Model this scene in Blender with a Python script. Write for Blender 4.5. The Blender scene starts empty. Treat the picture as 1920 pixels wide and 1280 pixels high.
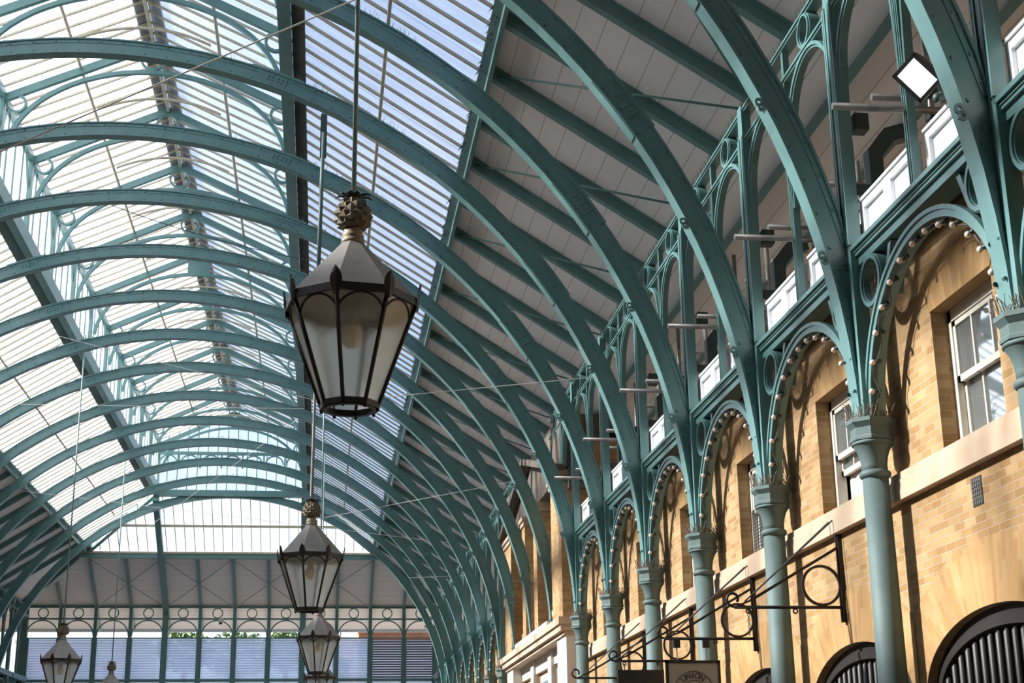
import bpy, bmesh, math, random
from mathutils import Vector, Matrix
from mathutils.geometry import tessellate_polygon
random.seed(7)
SC = bpy.context.scene
COL = SC.collection
PI = math.pi
S = 3.2            # one bay of the hall, metres; all lengths below are in bays, heights from the camera's eye
EYE = 1.6

# ---------------------------------------------------------------- camera, sky, sun, exposure
cam_d = bpy.data.cameras.new('camera'); cam = bpy.data.objects.new('camera', cam_d); COL.objects.link(cam)
cr = (0.9920056, -0.1255349, -0.0128769); cu = (-0.0246361, -0.2927310, 0.9558774); cf = (0.1237654, 0.9479185, 0.2934835)
cam.matrix_world = Matrix(((cr[0], cu[0], -cf[0], 0), (cr[1], cu[1], -cf[1], 0), (cr[2], cu[2], -cf[2], EYE), (0, 0, 0, 1)))
cam_d.sensor_width = 36.0; cam_d.lens = 2748.75 / 1920 * 36.0
cam_d.clip_start = 0.05; cam_d.clip_end = 500
SC.camera = cam
SUN_EL, SUN_AZ = math.radians(31.5), math.radians(8)     # sun high over the roof on the -X side, a little towards +Y
sd = bpy.data.lights.new('sun', 'SUN'); sun = bpy.data.objects.new('sun', sd); COL.objects.link(sun)
sd.energy = 21.0; sd.angle = math.radians(2.5); sd.color = (1.0, 0.94, 0.84)
to_sun = Vector((-math.cos(SUN_AZ) * math.cos(SUN_EL), math.sin(SUN_AZ) * math.cos(SUN_EL), math.sin(SUN_EL)))
sun.rotation_euler = to_sun.to_track_quat('Z', 'Y').to_euler()
W = bpy.data.worlds.new('World'); SC.world = W; W.use_nodes = True
wn = W.node_tree.nodes; wl = W.node_tree.links; wn.clear()
wo = wn.new('ShaderNodeOutputWorld'); wb = wn.new('ShaderNodeBackground'); sky = wn.new('ShaderNodeTexSky')
sky.sky_type = 'NISHITA'; sky.sun_disc = False; sky.sun_elevation = SUN_EL; sky.sun_rotation = math.atan2(to_sun.x, to_sun.y)
sky.air_density = 1.0; sky.dust_density = 2.5; sky.ozone_density = 1.0
wtc = wn.new('ShaderNodeTexCoord'); wno = wn.new('ShaderNodeTexNoise'); wno.inputs['Scale'].default_value = 3.2; wno.inputs['Detail'].default_value = 6
wrm = wn.new('ShaderNodeValToRGB'); wrm.color_ramp.elements[0].position = 0.42; wrm.color_ramp.elements[1].position = 0.68
wmx = wn.new('ShaderNodeMix'); wmx.data_type = 'RGBA'; wmx.inputs[7].default_value = (3.4, 3.6, 4.0, 1)
wl.new(wtc.outputs['Generated'], wno.inputs['Vector']); wl.new(wno.outputs['Fac'], wrm.inputs['Fac'])
wl.new(wrm.outputs['Color'], wmx.inputs[0]); wl.new(sky.outputs['Color'], wmx.inputs[6]); wl.new(wmx.outputs[2], wb.inputs['Color'])
wb.inputs['Strength'].default_value = 0.29
wl.new(wb.outputs['Background'], wo.inputs['Surface'])
SC.view_settings.view_transform = 'Standard'; SC.view_settings.look = 'None'; SC.view_settings.gamma = 1.0
SC.view_settings.use_curve_mapping = False
SC.view_settings.exposure = 0.35

# ---------------------------------------------------------------- materials
def mat(name):
    m = bpy.data.materials.new(name); m.use_nodes = True
    nt = m.node_tree; b = nt.nodes['Principled BSDF']
    return m, nt, b
def noise_mix(nt, b, c1, c2, scale=8.0, lo=0.35, hi=0.7, detail=5.0, coord='Object', stretch=None):
    tc = nt.nodes.new('ShaderNodeTexCoord'); no = nt.nodes.new('ShaderNodeTexNoise'); rp = nt.nodes.new('ShaderNodeValToRGB')
    no.inputs['Scale'].default_value = scale; no.inputs['Detail'].default_value = detail
    if stretch:
        mp = nt.nodes.new('ShaderNodeMapping'); mp.inputs['Scale'].default_value = stretch
        nt.links.new(tc.outputs[coord], mp.inputs['Vector']); nt.links.new(mp.outputs['Vector'], no.inputs['Vector'])
    else:
        nt.links.new(tc.outputs[coord], no.inputs['Vector'])
    rp.color_ramp.elements[0].position = lo; rp.color_ramp.elements[1].position = hi
    rp.color_ramp.elements[0].color = (*c1, 1); rp.color_ramp.elements[1].color = (*c2, 1)
    nt.links.new(no.outputs['Fac'], rp.inputs['Fac']); nt.links.new(rp.outputs['Color'], b.inputs['Base Color'])
    return rp
def simple(name, c, rough=0.5, metal=0.0, c2=None, scale=8.0, stretch=None, spec=0.5):
    m, nt, b = mat(name)
    b.inputs['Base Color'].default_value = (*c, 1); b.inputs['Roughness'].default_value = rough; b.inputs['Metallic'].default_value = metal
    b.inputs['Specular IOR Level'].default_value = spec
    if c2: noise_mix(nt, b, c, c2, scale, stretch=stretch)
    return m
TEAL = simple('teal_paint', (0.100, 0.205, 0.202), 0.34, 0, (0.124, 0.240, 0.235), 3.0)
TEALC = simple('column_paint', (0.078, 0.122, 0.117), 0.65, 0, (0.100, 0.147, 0.142), 5.0)
CREAM = simple('cream_bar_paint', (0.42, 0.36, 0.26), 0.6, 0, (0.52, 0.46, 0.35), 6.0)
DARK = simple('dark_flashing', (0.035, 0.04, 0.035), 0.7, 0, (0.07, 0.07, 0.055), 5.0)
WHITE = simple('white_paint', (0.78, 0.78, 0.80), 0.45)
SASH = simple('sash_paint', (0.56, 0.52, 0.44), 0.45, 0, (0.64, 0.60, 0.52), 10.0)
IRON = simple('black_iron', (0.018, 0.013, 0.012), 0.5)
BRONZE = simple('dark_bronze', (0.014, 0.010, 0.009), 0.45, 0.0, (0.022, 0.016, 0.013), 9.0)
LROOF = simple('lamp_roof', (0.19, 0.17, 0.15), 0.65, 0, (0.24, 0.215, 0.19), 5.0)
PINE = simple('pineapple_gilt', (0.10, 0.075, 0.042), 0.55, 0.0, (0.17, 0.135, 0.08), 14.0)
COLLAR = simple('collar_gilt', (0.25, 0.20, 0.125), 0.55, 0.0)
LEAF = simple('leaf_verdigris', (0.03, 0.045, 0.04), 0.6)
STEEL = simple('galvanised_tube', (0.36, 0.34, 0.32), 0.38, 0.7, (0.22, 0.20, 0.19), 7.0)
PIPE = simple('dark_pipe', (0.035, 0.055, 0.05), 0.5)
WIRE = simple('wire', (0.70, 0.67, 0.62), 0.5, 0.0)
BLACKWIRE = simple('dark_wire', (0.04, 0.04, 0.04), 0.6)
SPIKE = simple('spike_steel', (0.30, 0.28, 0.25), 0.5, 0.4)
BULB = simple('bulb_opal', (0.75, 0.60, 0.50), 0.22)
BIGBULB = simple('lamp_bulb', (0.80, 0.70, 0.50), 0.3)
STONE = simple('stone', (0.44, 0.32, 0.225), 0.85, 0, (0.52, 0.40, 0.295), 3.0)
STONEW = simple('pale_stone', (0.60, 0.54, 0.46), 0.85, 0, (0.72, 0.67, 0.60), 2.5)
STONED = simple('shade_dark_stone', (0.075, 0.060, 0.050), 0.9, 0, (0.14, 0.115, 0.095), 4.0)  # stone darkened in colour for shade under the soffit and for less bounce
CLAY = simple('floor_stone', (0.36, 0.32, 0.28), 0.8, 0, (0.44, 0.40, 0.35), 1.2)
NEST = simple('dry_twig', (0.20, 0.14, 0.10), 0.9)
GREENLEAF = simple('tree_leaf', (0.03, 0.075, 0.012), 0.6, 0, (0.10, 0.17, 0.035), 2.0)
BARK = simple('bark', (0.10, 0.07, 0.05), 0.9)
SIGNBLACK = simple('sign_black', (0.012, 0.012, 0.012), 0.45)
SIGNGREY = simple('sign_face', (0.42, 0.38, 0.32), 0.6)
INK = simple('sign_ink', (0.05, 0.042, 0.036), 0.6)
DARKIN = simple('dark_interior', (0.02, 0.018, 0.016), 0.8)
CURTAIN = simple('blind_cloth', (0.45, 0.42, 0.38), 0.8)
ROD = simple('rod_paint', (0.20, 0.28, 0.275), 0.45)
def board_mat():
    m, nt, b = mat('soffit_board')
    tc = nt.nodes.new('ShaderNodeTexCoord'); sp = nt.nodes.new('ShaderNodeSeparateXYZ')
    nt.links.new(tc.outputs['UV'], sp.inputs['Vector'])
    mu = nt.nodes.new('ShaderNodeMath'); mu.operation = 'MULTIPLY'; mu.inputs[1].default_value = 1.0 / 0.36
    fr = nt.nodes.new('ShaderNodeMath'); fr.operation = 'FRACT'; gt = nt.nodes.new('ShaderNodeMath'); gt.operation = 'LESS_THAN'; gt.inputs[1].default_value = 0.035
    nt.links.new(sp.outputs['X'], mu.inputs[0]); nt.links.new(mu.outputs[0], fr.inputs[0]); nt.links.new(fr.outputs[0], gt.inputs[0])
    mx = nt.nodes.new('ShaderNodeMix'); mx.data_type = 'RGBA'
    mx.inputs[6].default_value = (0.74, 0.70, 0.70, 1); mx.inputs[7].default_value = (0.36, 0.34, 0.33, 1)
    nt.links.new(gt.outputs[0], mx.inputs[0]); nt.links.new(mx.outputs[2], b.inputs['Base Color'])
    b.inputs['Roughness'].default_value = 0.55
    return m
BOARD = board_mat()
def brick_mat(name, c1, c2, mortar, bw=0.225, bh=0.075, uv=False, bias=0.0):
    m, nt, b = mat(name)
    tc = nt.nodes.new('ShaderNodeTexCoord'); br = nt.nodes.new('ShaderNodeTexBrick')
    br.inputs['Scale'].default_value = 1.0; br.inputs['Brick Width'].default_value = bw; br.inputs['Row Height'].default_value = bh
    br.inputs['Mortar Size'].default_value = 0.005 if not uv else 0.002; br.inputs['Mortar Smooth'].default_value = 0.4; br.inputs['Bias'].default_value = bias
    br.inputs['Color1'].default_value = (*c1, 1); br.inputs['Color2'].default_value = (*c2, 1); br.inputs['Mortar'].default_value = (*mortar, 1)
    if uv:
        nt.links.new(tc.outputs['UV'], br.inputs['Vector'])
    else:
        ge = nt.nodes.new('ShaderNodeNewGeometry'); sn = nt.nodes.new('ShaderNodeSeparateXYZ'); so = nt.nodes.new('ShaderNodeSeparateXYZ')
        nt.links.new(ge.outputs['Normal'], sn.inputs[0]); nt.links.new(ge.outputs['Position'], so.inputs[0])
        ab = nt.nodes.new('ShaderNodeMath'); ab.operation = 'ABSOLUTE'; gt = nt.nodes.new('ShaderNodeMath'); gt.operation = 'GREATER_THAN'; gt.inputs[1].default_value = 0.5
        nt.links.new(sn.outputs['X'], ab.inputs[0]); nt.links.new(ab.outputs[0], gt.inputs[0])
        mf = nt.nodes.new('ShaderNodeMix'); mf.data_type = 'FLOAT'
        nt.links.new(gt.outputs[0], mf.inputs[0]); nt.links.new(so.outputs['X'], mf.inputs[2]); nt.links.new(so.outputs['Y'], mf.inputs[3])
        cb = nt.nodes.new('ShaderNodeCombineXYZ'); nt.links.new(mf.outputs[0], cb.inputs['X']); nt.links.new(so.outputs['Z'], cb.inputs['Y'])
        # slightly uneven courses
        nw = nt.nodes.new('ShaderNodeTexNoise'); nw.inputs['Scale'].default_value = 6.0; nt.links.new(cb.outputs[0], nw.inputs['Vector'])
        sc = nt.nodes.new('ShaderNodeVectorMath'); sc.operation = 'SCALE'; sc.inputs['Scale'].default_value = 0.012
        ad = nt.nodes.new('ShaderNodeVectorMath'); ad.operation = 'ADD'
        nt.links.new(nw.outputs['Color'], sc.inputs[0]); nt.links.new(cb.outputs[0], ad.inputs[0]); nt.links.new(sc.outputs[0], ad.inputs[1])
        nt.links.new(ad.outputs[0], br.inputs['Vector'])
    no = nt.nodes.new('ShaderNodeTexNoise'); no.inputs['Scale'].default_value = 1.7; no.inputs['Detail'].default_value = 8.0
    nt.links.new(tc.outputs['Object'], no.inputs['Vector'])
    rp = nt.nodes.new('ShaderNodeValToRGB'); rp.color_ramp.elements[0].position = 0.3; rp.color_ramp.elements[1].position = 0.7
    rp.color_ramp.elements[0].color = (0.70, 0.66, 0.62, 1); rp.color_ramp.elements[1].color = (1.12, 1.08, 1.0, 1)
    nt.links.new(no.outputs['Fac'], rp.inputs['Fac'])
    mx = nt.nodes.new('ShaderNodeMix'); mx.data_type = 'RGBA'; mx.blend_type = 'MULTIPLY'; mx.inputs[0].default_value = 0.75
    nt.links.new(br.outputs['Color'], mx.inputs[6]); nt.links.new(rp.outputs['Color'], mx.inputs[7])
    nt.links.new(mx.outputs[2], b.inputs['Base Color']); b.inputs['Roughness'].default_value = 0.9; b.inputs['Specular IOR Level'].default_value = 0.2
    bp = nt.nodes.new('ShaderNodeBump'); bp.inputs['Strength'].default_value = 0.35; bp.inputs['Distance'].default_value = 0.01
    nt.links.new(br.outputs['Fac'], bp.inputs['Height']); bp.invert = True; nt.links.new(bp.outputs['Normal'], b.inputs['Normal'])
    return m
BRICK = brick_mat('stock_brick', (0.31, 0.185, 0.080), (0.44, 0.295, 0.155), (0.39, 0.31, 0.235), 0.21, 0.068)
GAUGED = brick_mat('gauged_brick', (0.36, 0.215, 0.09), (0.44, 0.285, 0.145), (0.38, 0.27, 0.16), 0.30, 0.055, uv=True)
REDBRICK = brick_mat('red_brick', (0.33, 0.12, 0.06), (0.40, 0.16, 0.09), (0.45, 0.38, 0.32))
def glass_mat(name, tint, transp, rough=0.06, gloss=0.10, body=None, streak=False):
    m = bpy.data.materials.new(name); m.use_nodes = True; nt = m.node_tree; nt.nodes.clear()
    out = nt.nodes.new('ShaderNodeOutputMaterial'); tr = nt.nodes.new('ShaderNodeBsdfTransparent'); tl = nt.nodes.new('ShaderNodeBsdfTranslucent')
    df = nt.nodes.new('ShaderNodeBsdfDiffuse'); gl = nt.nodes.new('ShaderNodeBsdfGlossy')
    tr.inputs['Color'].default_value = (*tint, 1); body = body or tint
    tl.inputs['Color'].default_value = (*body, 1); df.inputs['Color'].default_value = (*body, 1)
    gl.inputs['Roughness'].default_value = rough; gl.inputs['Color'].default_value = (0.9, 0.95, 1.0, 1)
    a = nt.nodes.new('ShaderNodeMixShader'); a.inputs[0].default_value = 0.3
    nt.links.new(tl.outputs[0], a.inputs[1]); nt.links.new(df.outputs[0], a.inputs[2])
    b = nt.nodes.new('ShaderNodeMixShader'); b.inputs[0].default_value = transp
    nt.links.new(a.outputs[0], b.inputs[1]); nt.links.new(tr.outputs[0], b.inputs[2])
    if streak:
        tc = nt.nodes.new('ShaderNodeTexCoord'); no = nt.nodes.new('ShaderNodeTexNoise'); no.inputs['Scale'].default_value = 1.3; no.inputs['Detail'].default_value = 6
        mp = nt.nodes.new('ShaderNodeMapping'); mp.inputs['Scale'].default_value = (0.8, 5.0, 0.8)
        mr = nt.nodes.new('ShaderNodeMapRange'); mr.inputs[1].default_value = 0.3; mr.inputs[2].default_value = 0.7
        mr.inputs[3].default_value = transp - 0.16; mr.inputs[4].default_value = min(1, transp + 0.08)
        nt.links.new(tc.outputs['Object'], mp.inputs['Vector']); nt.links.new(mp.outputs[0], no.inputs['Vector'])
        nt.links.new(no.outputs['Fac'], mr.inputs[0]); nt.links.new(mr.outputs[0], b.inputs[0])
    c = nt.nodes.new('ShaderNodeMixShader'); c.inputs[0].default_value = gloss
    nt.links.new(b.outputs[0], c.inputs[1]); nt.links.new(gl.outputs[0], c.inputs[2]); nt.links.new(c.outputs[0], out.inputs['Surface'])
    return m
ROOFGLASS = glass_mat('roof_glass', (0.93, 0.96, 1.0), 0.74, 0.1, 0.05, (0.80, 0.84, 0.92), True)
PANEGLASS = glass_mat('pane_glass', (0.90, 0.94, 0.96), 0.62, 0.03, 0.30, (0.42, 0.44, 0.44))
LAMPGLASS = glass_mat('lamp_glass', (0.97, 0.97, 0.95), 0.38, 0.08, 0.06, (0.92, 0.91, 0.87))
_nt = LAMPGLASS.node_tree                     # frosted: most of what passes is scattered forward
_rf = _nt.nodes.new('ShaderNodeBsdfRefraction'); _rf.inputs['Roughness'].default_value = 0.55; _rf.inputs['IOR'].default_value = 1.08; _rf.inputs['Color'].default_value = (1.0, 0.99, 0.95, 1)
for _l in list(_nt.links):
    if _l.from_node.type == 'BSDF_DIFFUSE':
        _to = _l.to_socket; _mx = _l.to_node; _nt.links.remove(_l); _nt.links.new(_rf.outputs[0], _to); _mx.inputs[0].default_value = 0.72
ENDGLASS = glass_mat('end_glass', (0.97, 0.98, 1.0), 0.88, 0.1, 0.04, (0.9, 0.92, 0.95))
LOUVREGLASS = glass_mat('louvre_glass', (0.74, 0.84, 1.0), 0.40, 0.05, 0.12, (0.80, 0.87, 1.0))
def emit(name, c, s):
    m, nt, b = mat(name); b.inputs['Emission Color'].default_value = (*c, 1); b.inputs['Emission Strength'].default_value = s
    b.inputs['Base Color'].default_value = (*c, 1); return m
LENSW = emit('flood_lens', (0.90, 0.90, 0.95), 0.9)

# ---------------------------------------------------------------- geometry helpers (bays -> metres when linked)
def V(p): return Vector(p)
class MB:
    """collects solids for ONE mesh"""
    def __init__(self): self.v = []; self.f = []; self.uv = {}; self.smooth = set()
    def add(self, vs, fs, smooth=False):
        o = len(self.v); self.v += [tuple(p) for p in vs]
        for f in fs:
            if smooth: self.smooth.add(len(self.f))
            self.f.append(tuple(i + o for i in f))
        return self
    def box(self, a, b):
        x0, x1 = sorted((a[0], b[0])); y0, y1 = sorted((a[1], b[1])); z0, z1 = sorted((a[2], b[2]))
        return self.add([(x0, y0, z0), (x1, y0, z0), (x1, y1, z0), (x0, y1, z0), (x0, y0, z1), (x1, y0, z1), (x1, y1, z1), (x0, y1, z1)],
                        [(0, 3, 2, 1), (4, 5, 6, 7), (0, 1, 5, 4), (1, 2, 6, 5), (2, 3, 7, 6), (3, 0, 4, 7)])
    def beam(self, p, q, w, h, side=(0, 1, 0), drop=0.0):
        """bar p->q; w across 'side', h across the remaining normal (top face at drop=0 centred)"""
        p, q, s = V(p), V(q), V(side); d = (q - p).normalized(); s = (s - d * s.dot(d)).normalized(); n = d.cross(s)
        if n.z < 0: n = -n
        vs = []
        for c in (p, q):
            c = c + n * drop
            for a, b in ((-1, -1), (1, -1), (1, 1), (-1, 1)): vs.append(c + s * (a * w / 2) + n * (b * h / 2))
        return self.add(vs, [(0, 1, 2, 3), (7, 6, 5, 4), (0, 4, 5, 1), (1, 5, 6, 2), (2, 6, 7, 3), (3, 7, 4, 0)])
    def tube(self, path, r, n=8, cap=True, closed=False):
        pts = [V(p) for p in path]; rs = r if isinstance(r, (list, tuple)) else [r] * len(pts)
        vs = []; m = len(pts); ref = None
        for i, p in enumerate(pts):
            if closed: t = pts[(i + 1) % m] - pts[i - 1]
            else: t = pts[min(i + 1, m - 1)] - pts[max(i - 1, 0)]
            t.normalize()
            if ref is None:
                ref = V((0, 0, 1)) if abs(t.z) < 0.9 else V((1, 0, 0))
            ref = (ref - t * ref.dot(t)).normalized(); b = t.cross(ref)
            for k in range(n):
                a = 2 * PI * k / n; vs.append(p + (ref * math.cos(a) + b * math.sin(a)) * rs[i])
        fs = []
        for i in range(m if closed else m - 1):
            j = (i + 1) % m
            for k in range(n): fs.append((i * n + k, i * n + (k + 1) % n, j * n + (k + 1) % n, j * n + k))
        self.add(vs, fs, n > 5)
        if cap and not closed:
            o = len(self.v) - len(vs); self.f.append(tuple(o + k for k in range(n))[::-1]); self.f.append(tuple(o + (m - 1) * n + k for k in range(n)))
        return self
    def lathe(self, c, prof, n=24, phase=0.0, smooth=True, caps=True):
        vs = []; fs = []
        for r, z in prof:
            for k in range(n):
                a = 2 * PI * k / n + phase; vs.append((c[0] + r * math.cos(a), c[1] + r * math.sin(a), c[2] + z))
        for i in range(len(prof) - 1):
            for k in range(n): fs.append((i * n + k, i * n + (k + 1) % n, (i + 1) * n + (k + 1) % n, (i + 1) * n + k))
        self.add(vs, fs, smooth)
        if caps:
            o = len(self.v) - len(vs); m = len(prof)
            self.f.append(tuple(o + k for k in range(n))[::-1]); self.f.append(tuple(o + (m - 1) * n + k for k in range(n)))
        return self
    def ball(self, c, r, n=10, m=6, sz=1.0):
        prof = [(r * math.sin(PI * i / m), -r * sz * math.cos(PI * i / m)) for i in range(m + 1)]
        prof[0] = (r * 0.02, prof[0][1]); prof[-1] = (r * 0.02, prof[-1][1])
        return self.lathe(c, prof, n)
    def ring(self, c, u, v, r0, r1, t, n=32, a0=0.0, a1=2 * PI, ev=1.0, smooth=False):
        """flat annulus (bar from r0 to r1, thickness t) in the plane u,v; ev squashes along v"""
        c, u, v = V(c), V(u), V(v); w = u.cross(v); full = abs(a1 - a0 - 2 * PI) < 1e-6
        m = n if full else n + 1; vs = []
        for i in range(m):
            a = a0 + (a1 - a0) * i / n; d = u * math.cos(a) + v * math.sin(a) * ev
            for r, s in ((r0, -1), (r1, -1), (r1, 1), (r0, 1)): vs.append(c + d * r + w * (s * t / 2))
        fs = []
        for i in range(n):
            j = (i + 1) % m
            for k in range(4): fs.append((i * 4 + k, i * 4 + (k + 1) % 4, j * 4 + (k + 1) % 4, j * 4 + k))
        if not full: fs += [(0, 1, 2, 3), tuple((m - 1) * 4 + k for k in (3, 2, 1, 0))]
        return self.add(vs, fs)
    def sweep(self, sections):
        """closed quads of 4 corner points per station"""
        vs = [p for s in sections for p in s]; k = len(sections[0]); fs = []
        for i in range(len(sections) - 1):
            for j in range(k): fs.append((i * k + j, i * k + (j + 1) % k, (i + 1) * k + (j + 1) % k, (i + 1) * k + j))
        m = len(sections) - 1
        fs += [tuple(range(k))[::-1], tuple(m * k + j for j in range(k))]
        return self.add(vs, fs)
    def prism(self, poly, w0, w1, fn):
        """poly of (a,b) extruded w0..w1; fn(a,b,w)->xyz"""
        n = len(poly); vs = [fn(a, b, w0) for a, b in poly] + [fn(a, b, w1) for a, b in poly]
        tri = tessellate_polygon([[Vector((a, b, 0)) for a, b in poly]])
        fs = [tuple(t) for t in tri] + [tuple(i + n for i in t)[::-1] for t in tri] + [(i, (i + 1) % n, (i + 1) % n + n, i + n) for i in range(n)]
        return self.add(vs, fs)
    def build(self, name, m, parent=None, fix=True):
        base = V(parent['base']) if parent is not None and 'base' in parent else V((0, 0, 0))
        if parent is None: base = V((0, 0, 0))
        me = bpy.data.meshes.new(name)
        off = V((0, 0, EYE)) if parent is None else V((0, 0, 0))
        me.from_pydata([(V(p) - base) * S + off for p in self.v], [], self.f)
        if self.uv:
            ul = me.uv_layers.new(name='UVMap')
            for pi, p in enumerate(me.polygons):
                if pi in self.uv:
                    for li, t in zip(p.loop_indices, self.uv[pi]): ul.data[li].uv = t
        if self.smooth:
            for i in self.smooth: me.polygons[i].use_smooth = True
        if fix:
            bm = bmesh.new(); bm.from_mesh(me); bmesh.ops.recalc_face_normals(bm, faces=bm.faces); bm.to_mesh(me); bm.free()
        me.materials.append(m)
        o = bpy.data.objects.new(name, me); COL.objects.link(o)
        if parent is not None: o.parent = parent
        return o
BASES = {}
class Thing:
    """an Empty at the base of a thing; parts are built under it in place"""
    def __init__(self, name, label, cat, base, group=None):
        o = bpy.data.objects.new(name, None); COL.objects.link(o); o.empty_display_size = 0.1
        o.location = (base[0] * S, base[1] * S, base[2] * S + EYE)
        o['label'] = label; o['category'] = cat
        if group: o['group'] = group
        self.o = o; self.base = V(base)
    def part(self, name, mb, m, label=None, kind=None, sub=None):
        me_o = mb.build(name, m)
        # to local coordinates of the thing
        d = Vector((self.base.x * S, self.base.y * S, self.base.z * S + EYE))
        me_o.data.transform(Matrix.Translation(-d)); me_o.parent = sub or self.o
        if label: me_o['label'] = label
        if kind: me_o['kind'] = kind
        return me_o
def dup(o, d, label, only=None):
    """copy of a thing with its parts and sub-parts, moved by d bays"""
    r = o.copy(); COL.objects.link(r); r.location = o.location + Vector(d) * S; r['label'] = label
    for ch in list(o.children):
        if only and ch.name.split('.')[0] not in only: continue
        c = ch.copy(); COL.objects.link(c); c.parent = r
        for g in list(ch.children):
            e = g.copy(); COL.objects.link(e); e.parent = c
    return r
def tag(o, label, cat, group=None, kind=None):
    o['label'] = label; o['category'] = cat
    if group: o['group'] = group
    if kind: o['kind'] = kind
    return o
def solo(name, mb, m, label, cat, group=None, kind=None):
    """a thing that is one mesh, its origin at its own middle"""
    o = mb.build(name, m); c = Vector((0, 0, 0))
    for v in o.data.vertices: c += v.co
    c /= max(1, len(o.data.vertices)); o.data.transform(Matrix.Translation(-c)); o.location = c
    return tag(o, label, cat, group, kind)
def struct(name, mb, m, fix=True):
    o = mb.build(name, m, fix=fix); o['kind'] = 'structure'; return o
ORD = ['zeroth', 'first', 'second', 'third', 'fourth', 'fifth', 'sixth', 'seventh', 'eighth', 'ninth', 'tenth', 'eleventh', 'twelfth', 'thirteenth', 'fourteenth', 'fifteenth', 'sixteenth', 'seventeenth', 'eighteenth']

# ---------------------------------------------------------------- the hall's figures
XM = -1.212                       # centre line
Y0 = 3.03                         # rib 0 (the one by the floodlight)
NK = 16                           # last rib
YE = 21.03                        # end colonnade
ZC, ZCAP = 0.967, 1.03            # centre of the arches, top of the capitals
XC = 1.588                        # right-hand column line
CD = XC - XM                      # 2.80 half width
def yk(k): return Y0 + k
def rin(p): return 2.735 - 0.0290 * math.cos(2 * p) + 0.0046 * math.cos(4 * p) + 0.0018 * math.cos(6 * p)
RD = 0.086                        # depth of a rib
def zroof(dx): return 4.405 - 0.635 * abs(dx)
POSTF = 2.77                      # dx of the posts' inner face
DXL, DXP, DXO = 0.95, 1.91, 3.75  # lantern wall, purlin between glass and boards, outer edge of the roof
ZL0, ZL1, ZRG = 3.80, 4.42, 4.87  # lantern sill, head, ridge
YN = -6.0                          # near end of the roof that is built
YHIP = 19.03

# ---------------------------------------------------------------- setting: floor, walls, ceilings, glazing
mb = MB(); mb.box((-6, -6.2, -0.53), (4, 27, -0.5)); struct('floor', mb, CLAY)

def roof_quad(mb, pts, uvs=None):
    n = len(mb.f); mb.add(pts, [tuple(range(len(pts)))])
    if uvs: mb.uv[n] = uvs
# boarded ceilings: thin slabs with a UV across the boards
def ceiling_slab(name, quads):
    m2 = MB()
    for pts in quads:
        pts = [V(p) for p in pts]; n = (pts[1] - pts[0]).cross(pts[2] - pts[0]).normalized()
        if n.z < 0: n = -n
        up = [p + n * 0.02 for p in pts]; o = len(m2.f); k = len(pts)
        e = V((0, 1, 0)) if abs(n.x) > abs(n.y) else V((1, 0, 0)); e = (e - n * e.dot(n)).normalized(); g = n.cross(e)
        uv = [(p.dot(g) * S, p.dot(e) * S) for p in pts]
        m2.add(pts + up, [tuple(range(k)), tuple(range(k, 2 * k))[::-1]] + [(i, (i + 1) % k, (i + 1) % k + k, i + k) for i in range(k)])
        m2.uv[o] = uv; m2.uv[o + 1] = uv[::-1]
    return struct(name, m2, BOARD, fix=False)
ZHT = 3.72                        # hip meets the last rib
def zhip(y): return 2.53 + 0.595 * (YE - y)
YHP = 20.02                       # hip purlin between glass and boards
def hipx(y):                      # dx of the hip line: where the hip slope meets the side slope
    return (4.405 - zhip(y)) / 0.635
for sgn, nm in ((1, 'ceiling_right'), (-1, 'ceiling_left')):
    yo = 22.2
    ceiling_slab(nm, [[(XM + sgn * DXP, YN, zroof(DXP)), (XM + sgn * DXP, YHP, zroof(DXP)), (XM + sgn * DXO, yo - 0.1, zroof(DXO)), (XM + sgn * DXO, YN, zroof(DXO))]])
# end soffit
yb = 21.50
ceiling_slab('ceiling_far', [[(XM - hipx(YHP) , YHP, zhip(YHP)), (XM + hipx(YHP), YHP, zhip(YHP)), (XM + hipx(yb), yb, zhip(yb)), (XM - hipx(yb), yb, zhip(yb))]])

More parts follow.
